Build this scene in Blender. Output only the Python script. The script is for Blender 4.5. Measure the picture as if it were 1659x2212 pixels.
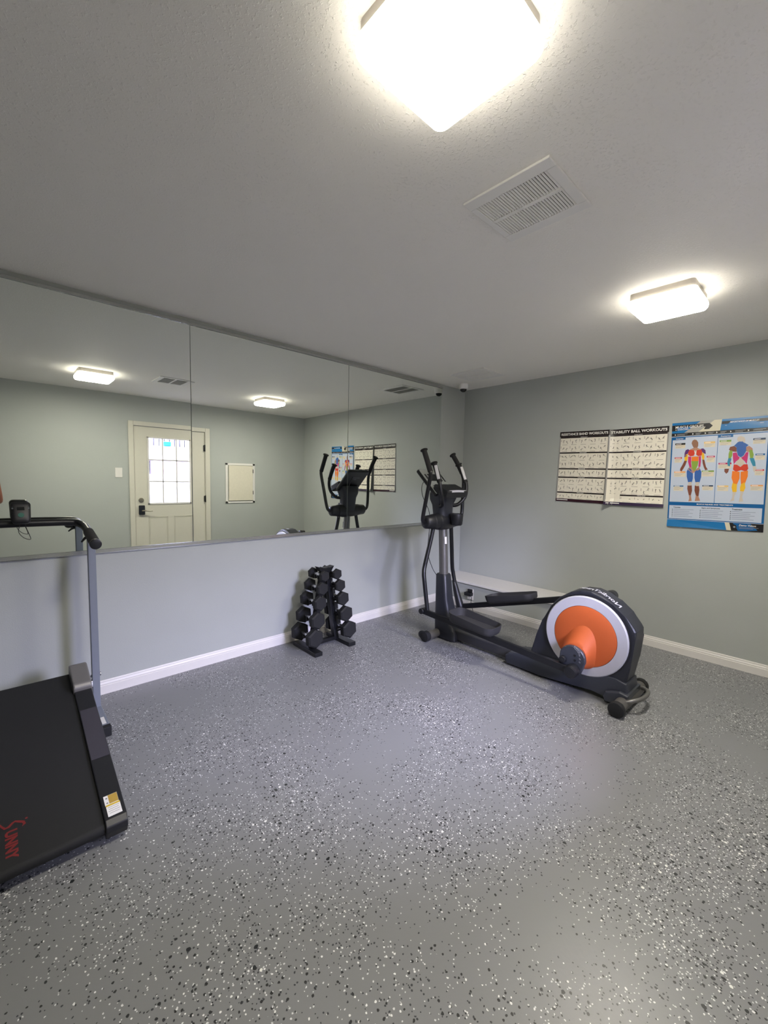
import bpy, bmesh, math, random
from mathutils import Vector, Matrix
PI = math.pi
random.seed(7)
SC = bpy.context.scene
COL = SC.collection
for o in list(bpy.data.objects):
    bpy.data.objects.remove(o)

# ------------------------------------------------------------------ camera
CAM = (-4.0897, -3.0499, 1.3902)
YAW, PITCH, ROLL, FPX = 0.8233, -0.0797, 0.0211, 903.3
f = Vector((math.cos(PITCH)*math.cos(YAW), math.cos(PITCH)*math.sin(YAW), math.sin(PITCH)))
r = f.cross(Vector((0, 0, 1))).normalized()
u = r.cross(f)
r2 = math.cos(ROLL)*r + math.sin(ROLL)*u
u2 = -math.sin(ROLL)*r + math.cos(ROLL)*u
cd = bpy.data.cameras.new('camera')
cam = bpy.data.objects.new('camera', cd)
COL.objects.link(cam)
m = Matrix((r2, u2, -f)).transposed().to_4x4()
m.translation = CAM
cam.matrix_world = m
cd.sensor_fit = 'HORIZONTAL'
cd.sensor_width = 36
cd.lens = 36*FPX/1659
cd.clip_start = 0.01
SC.camera = cam

# ------------------------------------------------------------------ light and exposure
SKY = 122.0         # strength of the brighter sky patch shaped to shine through the door glass
SKY_BASE = 0.9      # the rest of the sky
LAMP = 96.0         # radiance of the two ceiling fixtures
EXPO = 0.22
SC.view_settings.view_transform = 'Standard'
SC.view_settings.look = 'None'
SC.view_settings.exposure = EXPO
SC.view_settings.gamma = 1
SC.view_settings.use_curve_mapping = False
w = bpy.data.worlds.new('sky')
SC.world = w
w.use_nodes = True
wn = w.node_tree; bg = wn.nodes['Background']
bg.inputs[0].default_value = (0.77, 0.735, 1.12, 1)
def wmath(op, a, b_=None):
    n = wn.nodes.new('ShaderNodeMath'); n.operation = op
    for i, v in enumerate((a, b_)):
        if v is None: continue
        if isinstance(v, (int, float)): n.inputs[i].default_value = v
        else: wn.links.new(v, n.inputs[i])
    return n.outputs[0]
def wstep(v, lo, hi):
    n = wn.nodes.new('ShaderNodeMapRange'); n.interpolation_type = 'SMOOTHSTEP'
    n.inputs[1].default_value = lo; n.inputs[2].default_value = hi
    wn.links.new(v, n.inputs[0]); return n.outputs[0]
wt = wn.nodes.new('ShaderNodeTexCoord'); ws = wn.nodes.new('ShaderNodeSeparateXYZ')
wn.links.new(wt.outputs['Generated'], ws.inputs[0])
patch = wmath('MULTIPLY', wstep(ws.outputs[2], .08, .22), wstep(wmath('MULTIPLY', ws.outputs[1], -1.0), .15, .55))
wn.links.new(wmath('ADD', wmath('MULTIPLY', patch, SKY), SKY_BASE), bg.inputs[1])   # bright patch shaped to light the room yet leave the facade dim
pl = bpy.data.lights.new('daylight_portal', 'AREA')
pl.shape = 'RECTANGLE'
pl.size, pl.size_y = 0.62, 0.98
pl.cycles.is_portal = True
po = bpy.data.objects.new('daylight_portal', pl)
COL.objects.link(po)
po.location = (-2.24, -3.64, 1.43)
po.rotation_euler = (-PI/2, 0, PI)

# ------------------------------------------------------------------ materials
def lin(c):
    return tuple(((v/255+0.055)/1.055)**2.4 if v/255 > 0.04045 else v/255/12.92 for v in c)
MATS = {}
def mat(name, rgb, rough=0.5, metal=0.0, var=0.06, scale=30, bump=0.0, bscale=200, coat=0.0, spec=0.5, bdist=0.002):
    if name in MATS:
        return MATS[name]
    M = bpy.data.materials.new(name)
    M.use_nodes = True
    nt = M.node_tree
    b = nt.nodes['Principled BSDF']
    c = lin(rgb)
    tc = nt.nodes.new('ShaderNodeTexCoord')
    nz = nt.nodes.new('ShaderNodeTexNoise')
    nz.inputs['Scale'].default_value = scale
    nz.inputs['Detail'].default_value = 3
    nt.links.new(tc.outputs['Object'], nz.inputs['Vector'])
    mx = nt.nodes.new('ShaderNodeMix')
    mx.data_type = 'RGBA'
    mx.inputs[6].default_value = (*[v*(1-var) for v in c], 1)
    mx.inputs[7].default_value = (*[min(1, v*(1+var)) for v in c], 1)
    nt.links.new(nz.outputs['Fac'], mx.inputs[0])
    nt.links.new(mx.outputs[2], b.inputs['Base Color'])
    b.inputs['Roughness'].default_value = rough
    b.inputs['Metallic'].default_value = metal
    b.inputs['Coat Weight'].default_value = coat
    b.inputs['Specular IOR Level'].default_value = spec
    if bump:
        n2 = nt.nodes.new('ShaderNodeTexNoise')
        n2.inputs['Scale'].default_value = bscale
        n2.inputs['Detail'].default_value = 2
        nt.links.new(tc.outputs['Object'], n2.inputs['Vector'])
        bp = nt.nodes.new('ShaderNodeBump')
        bp.inputs['Strength'].default_value = bump
        bp.inputs['Distance'].default_value = bdist
        nt.links.new(n2.outputs['Fac'], bp.inputs['Height'])
        nt.links.new(bp.outputs[0], b.inputs['Normal'])
    MATS[name] = M
    return M

m_wall = mat('wall_paint', (172, 176, 173), 0.6, bump=0.25, bscale=160, var=0.03, scale=4)
m_white = mat('white_trim', (222, 219, 216), 0.4, var=0.02)
m_black = mat('black_plastic', (25, 26, 30), 0.42, var=0.1)
m_blackm = mat('black_metal', (20, 21, 25), 0.35, var=0.1)
m_rubber = mat('black_rubber', (19, 20, 23), 0.75, var=0.1, bump=0.2, bscale=300)
m_foam = mat('black_foam', (27, 27, 29), 0.85, var=0.1, bump=0.3, bscale=500)
m_slate = mat('slate_plastic', (54, 57, 66), 0.38, var=0.04)
m_shroud = mat('dark_shroud', (35, 37, 45), 0.4, var=0.05)
m_silver = mat('silver_plastic', (178, 178, 184), 0.42, metal=0.0, var=0.03)
m_orange = mat('orange_plastic', (182, 84, 34), 0.62, var=0.04)
m_mast = mat('grey_steel', (118, 117, 116), 0.35, metal=0.6, var=0.05)
m_chrome = mat('bright_metal', (200, 200, 202), 0.25, metal=1.0, var=0.03)
m_alu = mat('mirror_channel_metal', (185, 187, 185), 0.22, metal=0.8, var=0.05)
m_upright = mat('silver_grey_paint', (128, 134, 146), 0.4, metal=0.3, var=0.04)
m_cover = mat('grey_cover', (112, 110, 108), 0.4, metal=0.2, var=0.04)
m_door = mat('door_paint', (205, 202, 190), 0.45, var=0.02)
m_sticker = mat('white_sticker', (225, 224, 222), 0.5, var=0.02)
m_yellow = mat('yellow_sticker', (200, 170, 30), 0.5, var=0.05)
m_gold = mat('gold_sticker', (170, 140, 60), 0.5, var=0.1)
m_red = mat('red_print', (112, 26, 28), 0.6, var=0.08)
m_green = mat('green_button', (18, 92, 78), 0.5, var=0.08)
m_belt = mat('treadmill_belt', (19, 20, 22), 0.75, var=0.12, bump=0.2, bscale=400)
m_grip = mat('grip_patch', (52, 50, 58), 0.8, var=0.06, bump=0.3, bscale=600)
m_lcd = mat('dark_display', (20, 24, 26), 0.1, var=0.05)
m_panel = mat('pale_console_face', (140, 144, 142), 0.16, var=0.04)
m_vent = mat('vent_white', (238, 236, 232), 0.45, var=0.02)
m_duct_shade = mat('duct_shade', (70, 69, 67), 0.9, var=0.1)  # dark grey stands in for the shade inside the vents
m_line = mat('grey_ink', (120, 120, 122), 0.6)

def floor_mat():
    M = bpy.data.materials.new('speckled_floor'); M.use_nodes = True
    nt = M.node_tree; N = nt.nodes; L = nt.links
    b = N['Principled BSDF']
    tc = N.new('ShaderNodeTexCoord')
    base = N.new('ShaderNodeTexNoise'); base.inputs['Scale'].default_value = 1.4; base.inputs['Detail'].default_value = 4
    L.new(tc.outputs['Object'], base.inputs['Vector'])
    cr = N.new('ShaderNodeMix'); cr.data_type = 'RGBA'
    cr.inputs[6].default_value = (*lin((118, 119, 122)), 1)
    cr.inputs[7].default_value = (*lin((128, 129, 132)), 1)
    L.new(base.outputs['Fac'], cr.inputs[0])
    clump = N.new('ShaderNodeTexNoise'); clump.inputs['Scale'].default_value = 2.3; clump.inputs['Detail'].default_value = 3
    L.new(tc.outputs['Object'], clump.inputs['Vector'])
    col = cr.outputs[2]
    warp = N.new('ShaderNodeTexNoise'); warp.inputs['Scale'].default_value = 90
    L.new(tc.outputs['Object'], warp.inputs['Vector'])
    wv = N.new('ShaderNodeVectorMath'); wv.operation = 'MULTIPLY_ADD'
    wv.inputs[1].default_value = (.006, .006, .0)
    L.new(warp.outputs['Color'], wv.inputs[0]); L.new(tc.outputs['Object'], wv.inputs[2])
    for k, (sc, rgb, thr, rad, off) in enumerate([
            (74, (16, 17, 20), .80, .25, 0.0), (86, (226, 226, 228), .83, .21, 3.7),
            (116, (44, 46, 52), .78, .26, 7.1), (124, (206, 206, 210), .80, .25, 11.3),
            (40, (16, 20, 24), .90, .21, 17.0), (44, (228, 228, 226), .95, .18, 23.0)]):
        mp = N.new('ShaderNodeVectorMath'); mp.operation = 'ADD'; mp.inputs[1].default_value = (off, off*.7, 0)
        L.new(wv.outputs[0], mp.inputs[0])
        v = N.new('ShaderNodeTexVoronoi'); v.voronoi_dimensions = '2D'; v.inputs['Scale'].default_value = sc
        L.new(mp.outputs[0], v.inputs['Vector'])
        sep = N.new('ShaderNodeSeparateColor'); L.new(v.outputs['Color'], sep.inputs[0])
        # threshold falls where flakes clump
        t = N.new('ShaderNodeMath'); t.operation = 'MULTIPLY_ADD'; t.inputs[1].default_value = .75; t.inputs[2].default_value = -.40
        L.new(clump.outputs['Fac'], t.inputs[0])
        s = N.new('ShaderNodeMath'); s.operation = 'ADD'; L.new(sep.outputs[0], s.inputs[0]); L.new(t.outputs[0], s.inputs[1])
        g = N.new('ShaderNodeMath'); g.operation = 'GREATER_THAN'; g.inputs[1].default_value = thr+.06; L.new(s.outputs[0], g.inputs[0])
        rr = N.new('ShaderNodeMath'); rr.operation = 'MULTIPLY_ADD'; rr.inputs[1].default_value = rad*.7; rr.inputs[2].default_value = rad*.6
        L.new(sep.outputs[1], rr.inputs[0])
        d = N.new('ShaderNodeMath'); d.operation = 'LESS_THAN'; L.new(v.outputs['Distance'], d.inputs[0]); L.new(rr.outputs[0], d.inputs[1])
        mm = N.new('ShaderNodeMath'); mm.operation = 'MULTIPLY'; L.new(g.outputs[0], mm.inputs[0]); L.new(d.outputs[0], mm.inputs[1])
        mx = N.new('ShaderNodeMix'); mx.data_type = 'RGBA'
        L.new(mm.outputs[0], mx.inputs[0]); L.new(col, mx.inputs[6]); mx.inputs[7].default_value = (*lin(rgb), 1)
        col = mx.outputs[2]
    L.new(col, b.inputs['Base Color'])
    b.inputs['Roughness'].default_value = .38
    b.inputs['Specular IOR Level'].default_value = .6
    n2 = N.new('ShaderNodeTexNoise'); n2.inputs['Scale'].default_value = 70; n2.inputs['Detail'].default_value = 3
    L.new(tc.outputs['Object'], n2.inputs['Vector'])
    bp = N.new('ShaderNodeBump'); bp.inputs['Strength'].default_value = .3; bp.inputs['Distance'].default_value = .0015
    L.new(n2.outputs['Fac'], bp.inputs['Height']); L.new(bp.outputs[0], b.inputs['Normal'])
    return M
m_floor = floor_mat()

def ceiling_mat():
    M = bpy.data.materials.new('textured_ceiling'); M.use_nodes = True
    nt = M.node_tree; N = nt.nodes; L = nt.links
    b = N['Principled BSDF']
    b.inputs['Base Color'].default_value = (*lin((246, 243, 237)), 1)
    b.inputs['Roughness'].default_value = .7
    tc = N.new('ShaderNodeTexCoord')
    n1 = N.new('ShaderNodeTexNoise'); n1.inputs['Scale'].default_value = 105; n1.inputs['Detail'].default_value = 4; n1.inputs['Roughness'].default_value = .6
    L.new(tc.outputs['Object'], n1.inputs['Vector'])
    ramp = N.new('ShaderNodeMapRange'); ramp.inputs[1].default_value = .53; ramp.inputs[2].default_value = .74; ramp.interpolation_type = 'SMOOTHSTEP'
    L.new(n1.outputs['Fac'], ramp.inputs[0])
    n3 = N.new('ShaderNodeTexNoise'); n3.inputs['Scale'].default_value = 260; n3.inputs['Detail'].default_value = 2
    L.new(tc.outputs['Object'], n3.inputs['Vector'])
    ad = N.new('ShaderNodeMath'); ad.operation = 'MULTIPLY_ADD'; ad.inputs[1].default_value = .25
    L.new(n3.outputs['Fac'], ad.inputs[0]); L.new(ramp.outputs[0], ad.inputs[2])
    bp = N.new('ShaderNodeBump'); bp.inputs['Strength'].default_value = .52; bp.inputs['Distance'].default_value = .003
    L.new(ad.outputs[0], bp.inputs['Height']); L.new(bp.outputs[0], b.inputs['Normal'])
    return M
m_ceil = ceiling_mat()

def mirror_mat():
    M = bpy.data.materials.new('mirror_glass'); M.use_nodes = True
    nt = M.node_tree; N = nt.nodes
    b = N['Principled BSDF']
    n = N.new('ShaderNodeTexNoise'); n.inputs['Scale'].default_value = 2
    mx = N.new('ShaderNodeMix'); mx.data_type = 'RGBA'
    mx.inputs[6].default_value = (.90, .94, .905, 1); mx.inputs[7].default_value = (.91, .95, .915, 1)
    nt.links.new(n.outputs['Fac'], mx.inputs[0]); nt.links.new(mx.outputs[2], b.inputs['Base Color'])
    b.inputs['Metallic'].default_value = 1; b.inputs['Roughness'].default_value = 0
    return M
m_mirror = mirror_mat()

def lamp_mat(name='lit_diffuser', k=1.0):
    M = bpy.data.materials.new(name); M.use_nodes = True
    nt = M.node_tree; N = nt.nodes
    b = N['Principled BSDF']
    b.inputs['Base Color'].default_value = (.8, .8, .75, 1)
    n = N.new('ShaderNodeTexNoise'); n.inputs['Scale'].default_value = 3
    mx = N.new('ShaderNodeMix'); mx.data_type = 'RGBA'
    mx.inputs[6].default_value = (1, .935, .79, 1); mx.inputs[7].default_value = (1, .94, .81, 1)
    nt.links.new(n.outputs['Fac'], mx.inputs[0]); nt.links.new(mx.outputs[2], b.inputs['Emission Color'])
    b.inputs['Emission Strength'].default_value = LAMP*k
    return M
m_lamp = lamp_mat()
m_lamp_side = lamp_mat('lit_diffuser_rim', .10)   # LEDs point down, so the rim glows less

def glass_mat():
    M = bpy.data.materials.new('window_glass'); M.use_nodes = True
    nt = M.node_tree; N = nt.nodes; L = nt.links
    for n in list(N): N.remove(n)
    out = N.new('ShaderNodeOutputMaterial')
    t = N.new('ShaderNodeBsdfTransparent'); t.inputs[0].default_value = (.93, .95, .94, 1)
    g = N.new('ShaderNodeBsdfGlossy'); g.inputs['Roughness'].default_value = .02
    fr = N.new('ShaderNodeFresnel'); fr.inputs[0].default_value = 1.45
    mx = N.new('ShaderNodeMixShader')
    L.new(fr.outputs[0], mx.inputs[0]); L.new(t.outputs[0], mx.inputs[1]); L.new(g.outputs[0], mx.inputs[2]); L.new(mx.outputs[0], out.inputs[0])
    return M
m_glass = glass_mat()

# ------------------------------------------------------------------ mesh helpers
def B():
    return bmesh.new()
def quadlist(bm, co, faces, mi=0):
    vs = [bm.verts.new(c) for c in co]
    out = []
    for fc in faces:
        try:
            q = bm.faces.new([vs[i] for i in fc]); q.material_index = mi; out.append(q)
        except ValueError:
            pass
    return vs
BOXF = [(0,3,2,1),(4,5,6,7),(0,1,5,4),(1,2,6,5),(2,3,7,6),(3,0,4,7)]
def box(bm, x0, x1, y0, y1, z0, z1, bev=0, mi=0, seg=2):
    x0, x1 = sorted((x0, x1)); y0, y1 = sorted((y0, y1)); z0, z1 = sorted((z0, z1))
    t = bmesh.new()
    quadlist(t, [(x0,y0,z0),(x1,y0,z0),(x1,y1,z0),(x0,y1,z0),(x0,y0,z1),(x1,y0,z1),(x1,y1,z1),(x0,y1,z1)], BOXF)
    if bev:
        bmesh.ops.bevel(t, geom=t.edges[:], offset=bev, segments=seg, profile=.5, affect='EDGES')
    merge(bm, t, mi)
def merge(bm, t, mi=0, M=None):
    if M is not None:
        bmesh.ops.transform(t, matrix=M, verts=t.verts)
    mp = {v: bm.verts.new(v.co) for v in t.verts}
    for fc in t.faces:
        try:
            q = bm.faces.new([mp[v] for v in fc.verts]); q.material_index = mi; q.smooth = fc.smooth
        except ValueError:
            pass
    t.free()
def obox(bm, c, sx, sy, sz, ax, ay, az, bev=0, mi=0):
    """box with its own axes"""
    t = bmesh.new()
    box(t, -sx/2, sx/2, -sy/2, sy/2, -sz/2, sz/2, bev)
    M = Matrix((Vector(ax), Vector(ay), Vector(az))).transposed().to_4x4()
    M.translation = Vector(c)
    merge(bm, t, mi, M)
def catmull(P, n=8):
    P = [Vector(p) for p in P]
    if len(P) < 3:
        return P
    Q = [P[0]*2-P[1]] + P + [P[-1]*2-P[-2]]
    out = []
    for i in range(1, len(Q)-2):
        a, b, c, d = Q[i-1:i+3]
        for k in range(n):
            t = k/n
            out.append(.5*((2*b)+(c-a)*t+(2*a-5*b+4*c-d)*t*t+(3*b-a-3*c+d)*t**3))
    out.append(P[-1])
    return out
def tube(bm, P, rad, seg=14, smooth=True, n=8, mi=0, cap=True, sec=None):
    """sweep a circle (or section sec) along P; rad float or list per control point"""
    pts = catmull(P, n) if smooth and len(P) > 2 else [Vector(p) for p in P]
    if isinstance(rad, (int, float)):
        rr = [rad]*len(pts)
    else:
        rr = []
        for i in range(len(pts)):
            t = i/(len(pts)-1)*(len(rad)-1); k = min(int(t), len(rad)-2)
            rr.append(rad[k]+(rad[k+1]-rad[k])*(t-k))
    T = [(pts[min(i+1, len(pts)-1)]-pts[max(i-1, 0)]).normalized() for i in range(len(pts))]
    ref = Vector((0, 0, 1)) if abs(T[0].z) < .9 else Vector((0, 1, 0))
    nrm = (ref-T[0]*ref.dot(T[0])).normalized()
    rings = []
    for i, p in enumerate(pts):
        nrm = (nrm-T[i]*nrm.dot(T[i])).normalized()
        bn = T[i].cross(nrm)
        if sec:
            ring = [bm.verts.new(p+nrm*a+bn*b) for a, b in sec]
        else:
            ring = [bm.verts.new(p+(nrm*math.cos(2*PI*k/seg)+bn*math.sin(2*PI*k/seg))*rr[i]) for k in range(seg)]
        rings.append(ring)
    S = len(rings[0])
    for a, b in zip(rings, rings[1:]):
        for k in range(S):
            q = bm.faces.new((a[k], a[(k+1) % S], b[(k+1) % S], b[k])); q.smooth = not sec; q.material_index = mi
    if cap:
        q = bm.faces.new(rings[0][::-1]); q.material_index = mi
        q = bm.faces.new(rings[-1]); q.material_index = mi
def cyl(bm, a, b, rad, seg=24, mi=0, bev=0):
    a, b = Vector(a), Vector(b)
    if bev:
        d = (b-a).normalized()
        P = [a, a+d*bev*.3, a+d*bev, b-d*bev, b-d*bev*.3, b]
        R = [rad-bev, rad-bev*.3, rad, rad, rad-bev*.3, rad-bev]
        tb = [Vector(p) for p in P]
        ref = Vector((0, 0, 1)) if abs(d.z) < .9 else Vector((0, 1, 0))
        n1 = (ref-d*ref.dot(d)).normalized(); n2 = d.cross(n1)
        rings = [[bm.verts.new(p+(n1*math.cos(2*PI*k/seg)+n2*math.sin(2*PI*k/seg))*q) for k in range(seg)] for p, q in zip(tb, R)]
        for A, C in zip(rings, rings[1:]):
            for k in range(seg):
                q = bm.faces.new((A[k], A[(k+1) % seg], C[(k+1) % seg], C[k])); q.smooth = True; q.material_index = mi
        bm.faces.new(rings[0][::-1]).material_index = mi
        bm.faces.new(rings[-1]).material_index = mi
    else:
        tube(bm, [a, b], rad, seg, smooth=False, mi=mi)
def loft(bm, rings, mi=0, smooth=True, cap=True):
    R = [[bm.verts.new(p) for p in g] for g in rings]
    S = len(R[0])
    for a, b in zip(R, R[1:]):
        for k in range(S):
            q = bm.faces.new((a[k], a[(k+1) % S], b[(k+1) % S], b[k])); q.smooth = smooth; q.material_index = mi
    if cap:
        bm.faces.new(R[0][::-1]).material_index = mi
        bm.faces.new(R[-1]).material_index = mi
def rrect(hx, hy, rad, n=4):
    out = []
    for cx, cy, a0 in ((hx-rad, hy-rad, 0), (-hx+rad, hy-rad, PI/2), (-hx+rad, -hy+rad, PI), (hx-rad, -hy+rad, 1.5*PI)):
        for k in range(n+1):
            a = a0+k*PI/2/n
            out.append((cx+rad*math.cos(a), cy+rad*math.sin(a)))
    return out
def prism_x(bm, prof, x0, x1, bev=0, mi=0, smooth=False):
    """extrude a (y,z) outline along x"""
    t = bmesh.new()
    a = [t.verts.new((x0, y, z)) for y, z in prof]
    b = [t.verts.new((x1, y, z)) for y, z in prof]
    n = len(prof)
    fa = t.faces.new(a); fb = t.faces.new(b[::-1])
    for k in range(n):
        q = t.faces.new((a[(k+1) % n], a[k], b[k], b[(k+1) % n])); q.smooth = smooth
    if bev:
        es = [e for e in t.edges if (fa in e.link_faces) or (fb in e.link_faces)]
        bmesh.ops.bevel(t, geom=es, offset=bev, segments=3, profile=.5, affect='EDGES')
    merge(bm, t, mi)
def root_of(o):
    while o.parent:
        o = o.parent
    return o
def obj(name, bm, m, parent=None, kind=None, label=None, smooth=None):
    if parent is not None:
        off = root_of(parent).location.copy()
        bmesh.ops.translate(bm, vec=-off, verts=bm.verts)
    bmesh.ops.recalc_face_normals(bm, faces=bm.faces)
    me = bpy.data.meshes.new(name)
    bm.to_mesh(me); bm.free()
    for x in (m if isinstance(m, (list, tuple)) else [m]):
        me.materials.append(x)
    if smooth:
        for p in me.polygons:
            p.use_smooth = True
        me.set_sharp_from_angle(angle=math.radians(smooth))
    else:
        if any(p.use_smooth for p in me.polygons):
            me.set_sharp_from_angle(angle=math.radians(40))
    o = bpy.data.objects.new(name, me)
    COL.objects.link(o)
    if parent is not None:
        o.parent = parent
    if kind:
        o['kind'] = kind
    if label:
        o['label'] = label
    return o
def thing(name, label, cat, loc=(0, 0, 0), group=None, kind=None):
    o = bpy.data.objects.new(name, None)
    COL.objects.link(o)
    o.location = loc
    o.empty_display_size = .1
    if label: o['label'] = label
    if cat: o['category'] = cat
    if group: o['group'] = group
    if kind: o['kind'] = kind
    return o
def tag(o, label, cat, group=None):
    o['label'] = label; o['category'] = cat
    if group: o['group'] = group
    return o
def centre(o):
    """move a single-mesh thing's origin to its base"""
    vs = [v.co for v in o.data.vertices]
    c = Vector(((min(v.x for v in vs)+max(v.x for v in vs))/2, (min(v.y for v in vs)+max(v.y for v in vs))/2, min(v.z for v in vs)))
    o.data.transform(Matrix.Translation(-c)); o.location = c
    return o
def text2d(s, offset=0.0, shear=0.0, space=1.0):
    cu = bpy.data.curves.new('t', 'FONT'); cu.body = s; cu.size = 1; cu.offset = offset; cu.shear = shear; cu.space_character = space
    cu.resolution_u = 3
    ob = bpy.data.objects.new('t', cu); COL.objects.link(ob)
    dg = bpy.context.evaluated_depsgraph_get()
    me = ob.evaluated_get(dg).to_mesh()
    V = [(v.co.x, v.co.y) for v in me.vertices]; F = [tuple(p.vertices) for p in me.polygons]
    ob.evaluated_get(dg).to_mesh_clear()
    bpy.data.objects.remove(ob); bpy.data.curves.remove(cu)
    x0 = min(v[0] for v in V); x1 = max(v[0] for v in V); y0 = min(v[1] for v in V); y1 = max(v[1] for v in V)
    return [((x-x0)/(x1-x0), (y-y0)/(y1-y0)) for x, y in V], F

# ================================================================== ROOM
H = 2.44; YB = -3.558; XL = -6.2
bm = B(); box(bm, XL-.1, .1, YB-.1, .1, -.1, 0)
obj('floor', bm, m_floor, kind='structure')
bm = B(); box(bm, XL-.1, .1, YB-.1, .1, H, H+.1)
obj('ceiling', bm, m_ceil, kind='structure')
bm = B(); box(bm, XL-.1, .1, 0.0, .1, 0, H)
obj('wall_front', bm, m_wall, kind='structure')
bm = B(); box(bm, 0, .1, YB-.1, 0, 0, H)
obj('wall_right', bm, m_wall, kind='structure')
bm = B(); box(bm, XL-.1, XL, YB-.1, 0, 0, H)
obj('wall_left', bm, m_wall, kind='structure')
DX0, DX1, DZ = -2.682, -1.745, 2.04
bm = B()
box(bm, XL, DX0, YB-.1, YB, 0, H); box(bm, DX1, 0, YB-.1, YB, 0, H); box(bm, DX0, DX1, YB-.1, YB, DZ, H)
obj('wall_back', bm, m_wall, kind='structure')

def baseboard(name, a, b, nrm, h=.087, t=.014):
    """profiled board from a to b (xy), nrm = direction into the room"""
    bm = B(); a = Vector((*a, 0)); b = Vector((*b, 0)); n = Vector((*nrm, 0))
    prof = [(0, 0), (t, 0), (t, h*.62), (t*.72, h*.66), (t*.8, h*.74), (t*.45, h*.86), (t*.5, h*.93), (t*.3, h), (0, h)]
    loft(bm, [[p+n*q+Vector((0, 0, z)) for q, z in prof] for p in (a, b)], smooth=False)
    return obj(name, bm, m_white, kind='structure')
baseboard('baseboard_front', (XL, 0), (-.385, 0), (0, -1))
baseboard('baseboard_right', (0, -1.50), (0, YB), (-1, 0))
baseboard('baseboard_back', (XL, YB), (DX0-.062, YB), (0, 1))
o = baseboard('baseboard_back', (DX1+.062, YB), (0, YB), (0, 1))
baseboard('baseboard_left', (XL, YB), (XL, 0), (1, 0))
# low boxed-out ledge along the poster wall, in the corner
bm = B(); box(bm, -.372, 0, -1.49, 0, 0, .272)
obj('trim_1', bm, m_wall, kind='structure')
bm = B(); box(bm, -.398, 0, -1.505, 0, .2725, .296, .003)
obj('trim_2', bm, m_white, kind='structure')
baseboard('baseboard_right', (-.372, -.001), (-.372, -1.49), (-1, 0))

# ------------------------------------------------------------------ door with nine-light glass
door = thing('door_1', None, None, (-2.21, YB, 0), kind='structure')
gx0, gx1, gz0, gz1 = -2.500, -1.945, .968, 1.888
yF = YB-.012; yK = YB-.056
bm = B()
x0, x1 = DX0+.004, DX1-.004
box(bm, x0, gx0, yK, yF, .01, DZ-.004); box(bm, gx1, x1, yK, yF, .01, DZ-.004)
box(bm, gx0, gx1, yK, yF, .01, gz0); box(bm, gx0, gx1, yK, yF, gz1, DZ-.004)
for px0, px1 in ((-2.51, -2.255), (-2.175, -1.92)):      # two raised panels below the glass
    for a in range(2):
        i = .012*a
        for (q0, q1, s0, s1) in ((px0+i, px1-i, .775-i-.008, .775-i), (px0+i, px1-i, .20+i, .208+i), (px0+i, px0+i+.008, .2+i, .775-i), (px1-i-.008, px1-i, .2+i, .775-i)):
            box(bm, q0, q1, yF-.001, yF+.004, s0, s1, .0015)
slab = obj('door_slab', bm, m_door, door)
bm = B()
for (a, b_, c, d) in ((gx0-.014, gx0+.008, gz0-.02, gz1+.012), (gx1-.008, gx1+.014, gz0-.02, gz1+.012), (gx0-.014, gx1+.014, gz0-.02, gz0+.004), (gx0-.014, gx1+.014, gz1-.006, gz1+.012)):
    box(bm, a, b_, yF-.005, yF+.01, c, d, .002)
for k in (1, 2):
    xx = gx0+(gx1-gx0)*k/3; box(bm, xx-.009, xx+.009, yF-.02, yF+.006, gz0, gz1, .002)
    zz = gz0+(gz1-gz0)*k/3; box(bm, gx0, gx1, yF-.02, yF+.006, zz-.009, zz+.009, .002)
obj('glazing_bars', bm, m_white, door)
bm = B(); box(bm, gx0, gx1, yF-.027, yF-.023, gz0, gz1)
obj('window_pane', bm, m_glass, door)
bm = B()
for (a, b_, c, d) in ((DX0-.062, DX0, 0, DZ+.06), (DX1, DX1+.068, 0, DZ+.06), (DX0, DX1, DZ, DZ+.06)):
    box(bm, a, b_, YB, YB+.016, c, d, .004)
for (a, b_, c, d) in ((DX0-.02, DX0+.0035, 0, DZ+.0), (DX1-.0035, DX1+.02, 0, DZ)):
    box(bm, a, b_, YB-.09, YB+.006, c, d)
obj('door_casing', bm, m_door, door)
for hz in (1.80, 1.03, .25):
    bm = B(); cyl(bm, (DX1-.006, YB+.012, hz-.05), (DX1-.006, YB+.012, hz+.05), .008, 10); box(bm, DX1-.02, DX1-.004, YB-.012, YB+.008, hz-.045, hz+.045)
    obj('hinge', bm, m_blackm, door)
bm = B(); cyl(bm, (-2.602, yF, 1.01), (-2.602, yF+.012, 1.01), .033, 24, bev=.003); cyl(bm, (-2.602, yF+.012, 1.01), (-2.602, yF+.028, 1.01), .014, 16); obox(bm, (-2.602, yF+.03, 1.01), .03, .008, .012, (1, 0, 0), (0, 1, 0), (0, 0, 1), .002)
obj('deadbolt', bm, mat('brushed_nickel', (150, 145, 130), .35, metal=.9), door, label='round metal deadbolt')
bm = B(); box(bm, -2.637, -2.560, yF, yF+.03, .805, .94, .012, seg=3)
lk = obj('electronic_lock', bm, mat('lock_black', (24, 28, 36), .3), door, label='black rounded electronic lock')
bm = B(); tube(bm, [(-2.597, yF+.03, .865), (-2.597, yF+.055, .866), (-2.572, yF+.06, .867), (-2.512, yF+.06, .855), (-2.472, yF+.055, .858)], [.009, .009, .009, .007, .006], 10)
obj('lever_handle', bm, MATS['brushed_nickel'], lk)

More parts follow.
